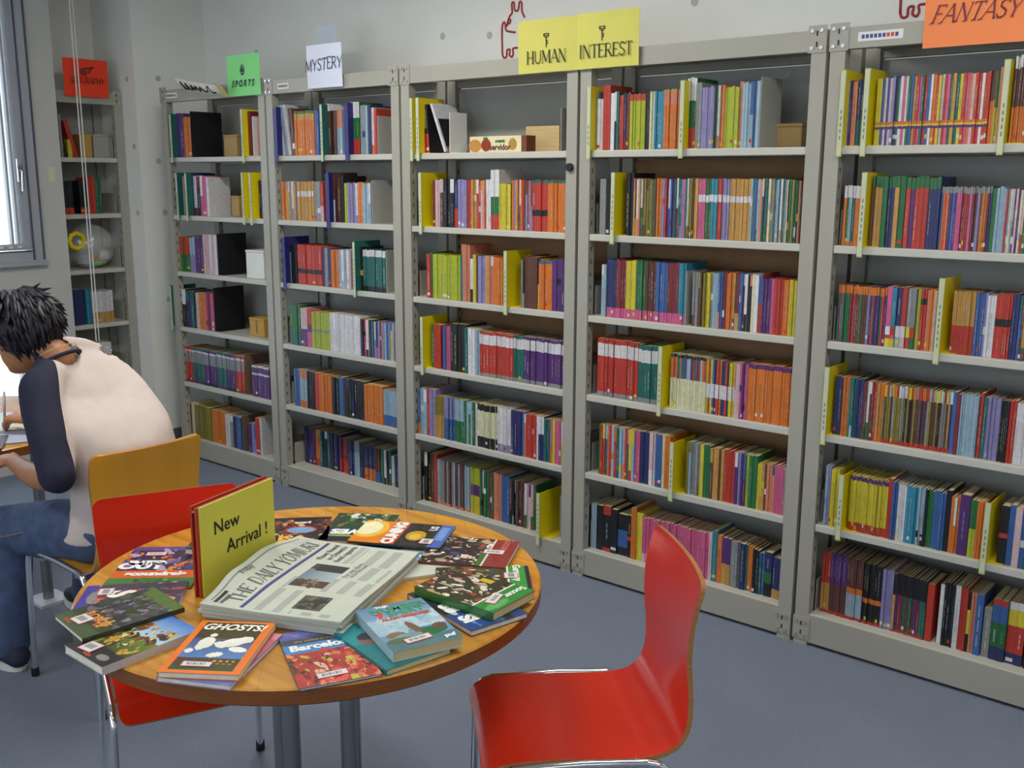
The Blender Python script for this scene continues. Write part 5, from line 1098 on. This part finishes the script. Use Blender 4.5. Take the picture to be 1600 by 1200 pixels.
# shoes
for a, s in ((AL, -1), (AR, 1)):
    sd = MB(); limb(sd, [a+V((.045, 0, -.035)), a+V((-.03, 0, -.035)), a+V((-.10, 0, -.048)), a+V((-.15, 0, -.055))], [.040, .044, .040, .026])
    me_ = remesh(sd, 'shoe', .008, 5)
    for v in me_.vertices: v.co.z = max(v.co.z, .014)
    q = obj('shoe', me_, person); me_.materials.append(mat('navy_canvas', hx('23263c'), .8))
    so_ = MB(); n = 24; out_ = [(a.x-.052+(.125 if math.cos(t_) < 0 else .115)*math.cos(t_), a.y+.047*math.sin(t_)) for t_ in [2*PI*k/n for k in range(n)]]
    for k in range(n):
        p0, p1 = out_[k], out_[(k+1) % n]; so_.face([(*p0, .001), (*p1, .001), (*p1, .026), (*p0, .026)])
    so_.face([(*p, .026) for p in out_]); so_.face([(*p, .001) for p in reversed(out_)]); so_.build('sole', mat('white_rubber', hx('cfcfca'), .6), q)
# hair: a cap plus many overlapping tufts
hb = MB(); ball(hb, hp(.018, 0, .042), (.112, .092, .098), 20, HR); ball(hb, hp(.062, 0, -.008), (.055, .074, .060), 16, HR)
hair = obj('hair', remesh(hb, 'hair', .008, 4), person); hair.data.materials.append(M_hair)
# keep the face free
bm = bmesh.new(); bm.from_mesh(hair.data); inv = HR.inverted()
def facefree(c):
    l = inv @ (c-HC); return l.x < -.058 and l.z < .055 or (l.x < -.03 and l.z < -.0)
bmesh.ops.delete(bm, geom=[f for f in bm.faces if facefree(f.calc_center_median())], context='FACES'); bm.to_mesh(hair.data); bm.free()
rg = random.Random(21); tf = MB()
for _ in range(520):
    th_, ph = math.acos(1-1.45*rg.random()), rg.uniform(-PI, PI)
    n = V((math.sin(th_)*math.cos(ph), math.sin(th_)*math.sin(ph), math.cos(th_)))
    if n.x < -.45 and n.z < .55: continue
    base = V((.018+.108*n.x, .088*n.y, .042+.094*n.z)); down = V((.35 if n.x > -.3 else -.5, n.y*.25, -1)); tg = (down-n*down.dot(n)).normalized()
    L_ = rg.uniform(.05, .09); sw = V((rg.uniform(-.3, .3), rg.uniform(-.3, .3), 0)); tg = (tg+sw*.35).normalized()
    p = [base-n*.006, base+tg*L_*.4+n*.006, base+tg*L_*.8+n*rg.uniform(-.004, .008), base+tg*L_*1.15+n*rg.uniform(-.014, .009)]
    tf.tube([HC+HR @ q for q in p], [.010, .0105, .0065, .0010], 5)
ht = tf.build('hair_tufts', M_hair, hair, True); ht['kind'] = 'stuff'
# pen in the writing hand
pt = WR+V((-.075, -.055, .005)); pd = V((.22, -.02, 1)).normalized()
t = thing('pen', 'silver pen held in the writing hand of the seated person', 'pen', (0, 0, 0)); a0 = V((pt.x-.012, pt.y, .708))
MB().tube([a0+pd*.012, a0+pd*.15], .0048, 10).build('barrel', mat('silver_barrel', hx('a8acb4'), .3, .5), t, True); MB().tube([a0, a0+pd*.012], [.0008, .0045], 10).build('tip', M_black, t, True); MB().tube([a0+pd*.15, a0+pd*.158], .0040, 10).build('cap', M_white, t, True)
# papers and a magazine on the person's table
def sheet(name, label, c, w, h, ang, m, z, th=.0015, cat='paper'):
    o = MB().box((-w/2, -h/2, 0), (w/2, h/2, th)).build(name, m); o.location = (c[0], c[1], z); o.rotation_euler = (0, 0, math.radians(ang)); tag(o, label, cat)
sheet('paper_sheet', 'cream paper sheet under the writing hand', (1.46, -1.70), .21, .297, 18, mat('paper_cream', hx('d8d0bc'), .8), .7005)
sheet('paper_sheet', 'pale blue paper sheet on the far table by the person', (1.60, -1.62), .21, .20, -25, mat('paper_paleblue', hx('aeb4cc'), .8), .7022)
sheet('magazine', 'dark magazine at the edge of the table in front of the person', (1.62, -1.79), .15, .20, 60, mat('dark_cover', hx('4a4444'), .5), .7040, .006, 'magazine')
sheet('paper_sheet', 'white paper sheet left of the writing hand', (1.28, -1.62), .21, .297, 40, mat('paper_white2', hx('d5dbe6'), .8), .7022)
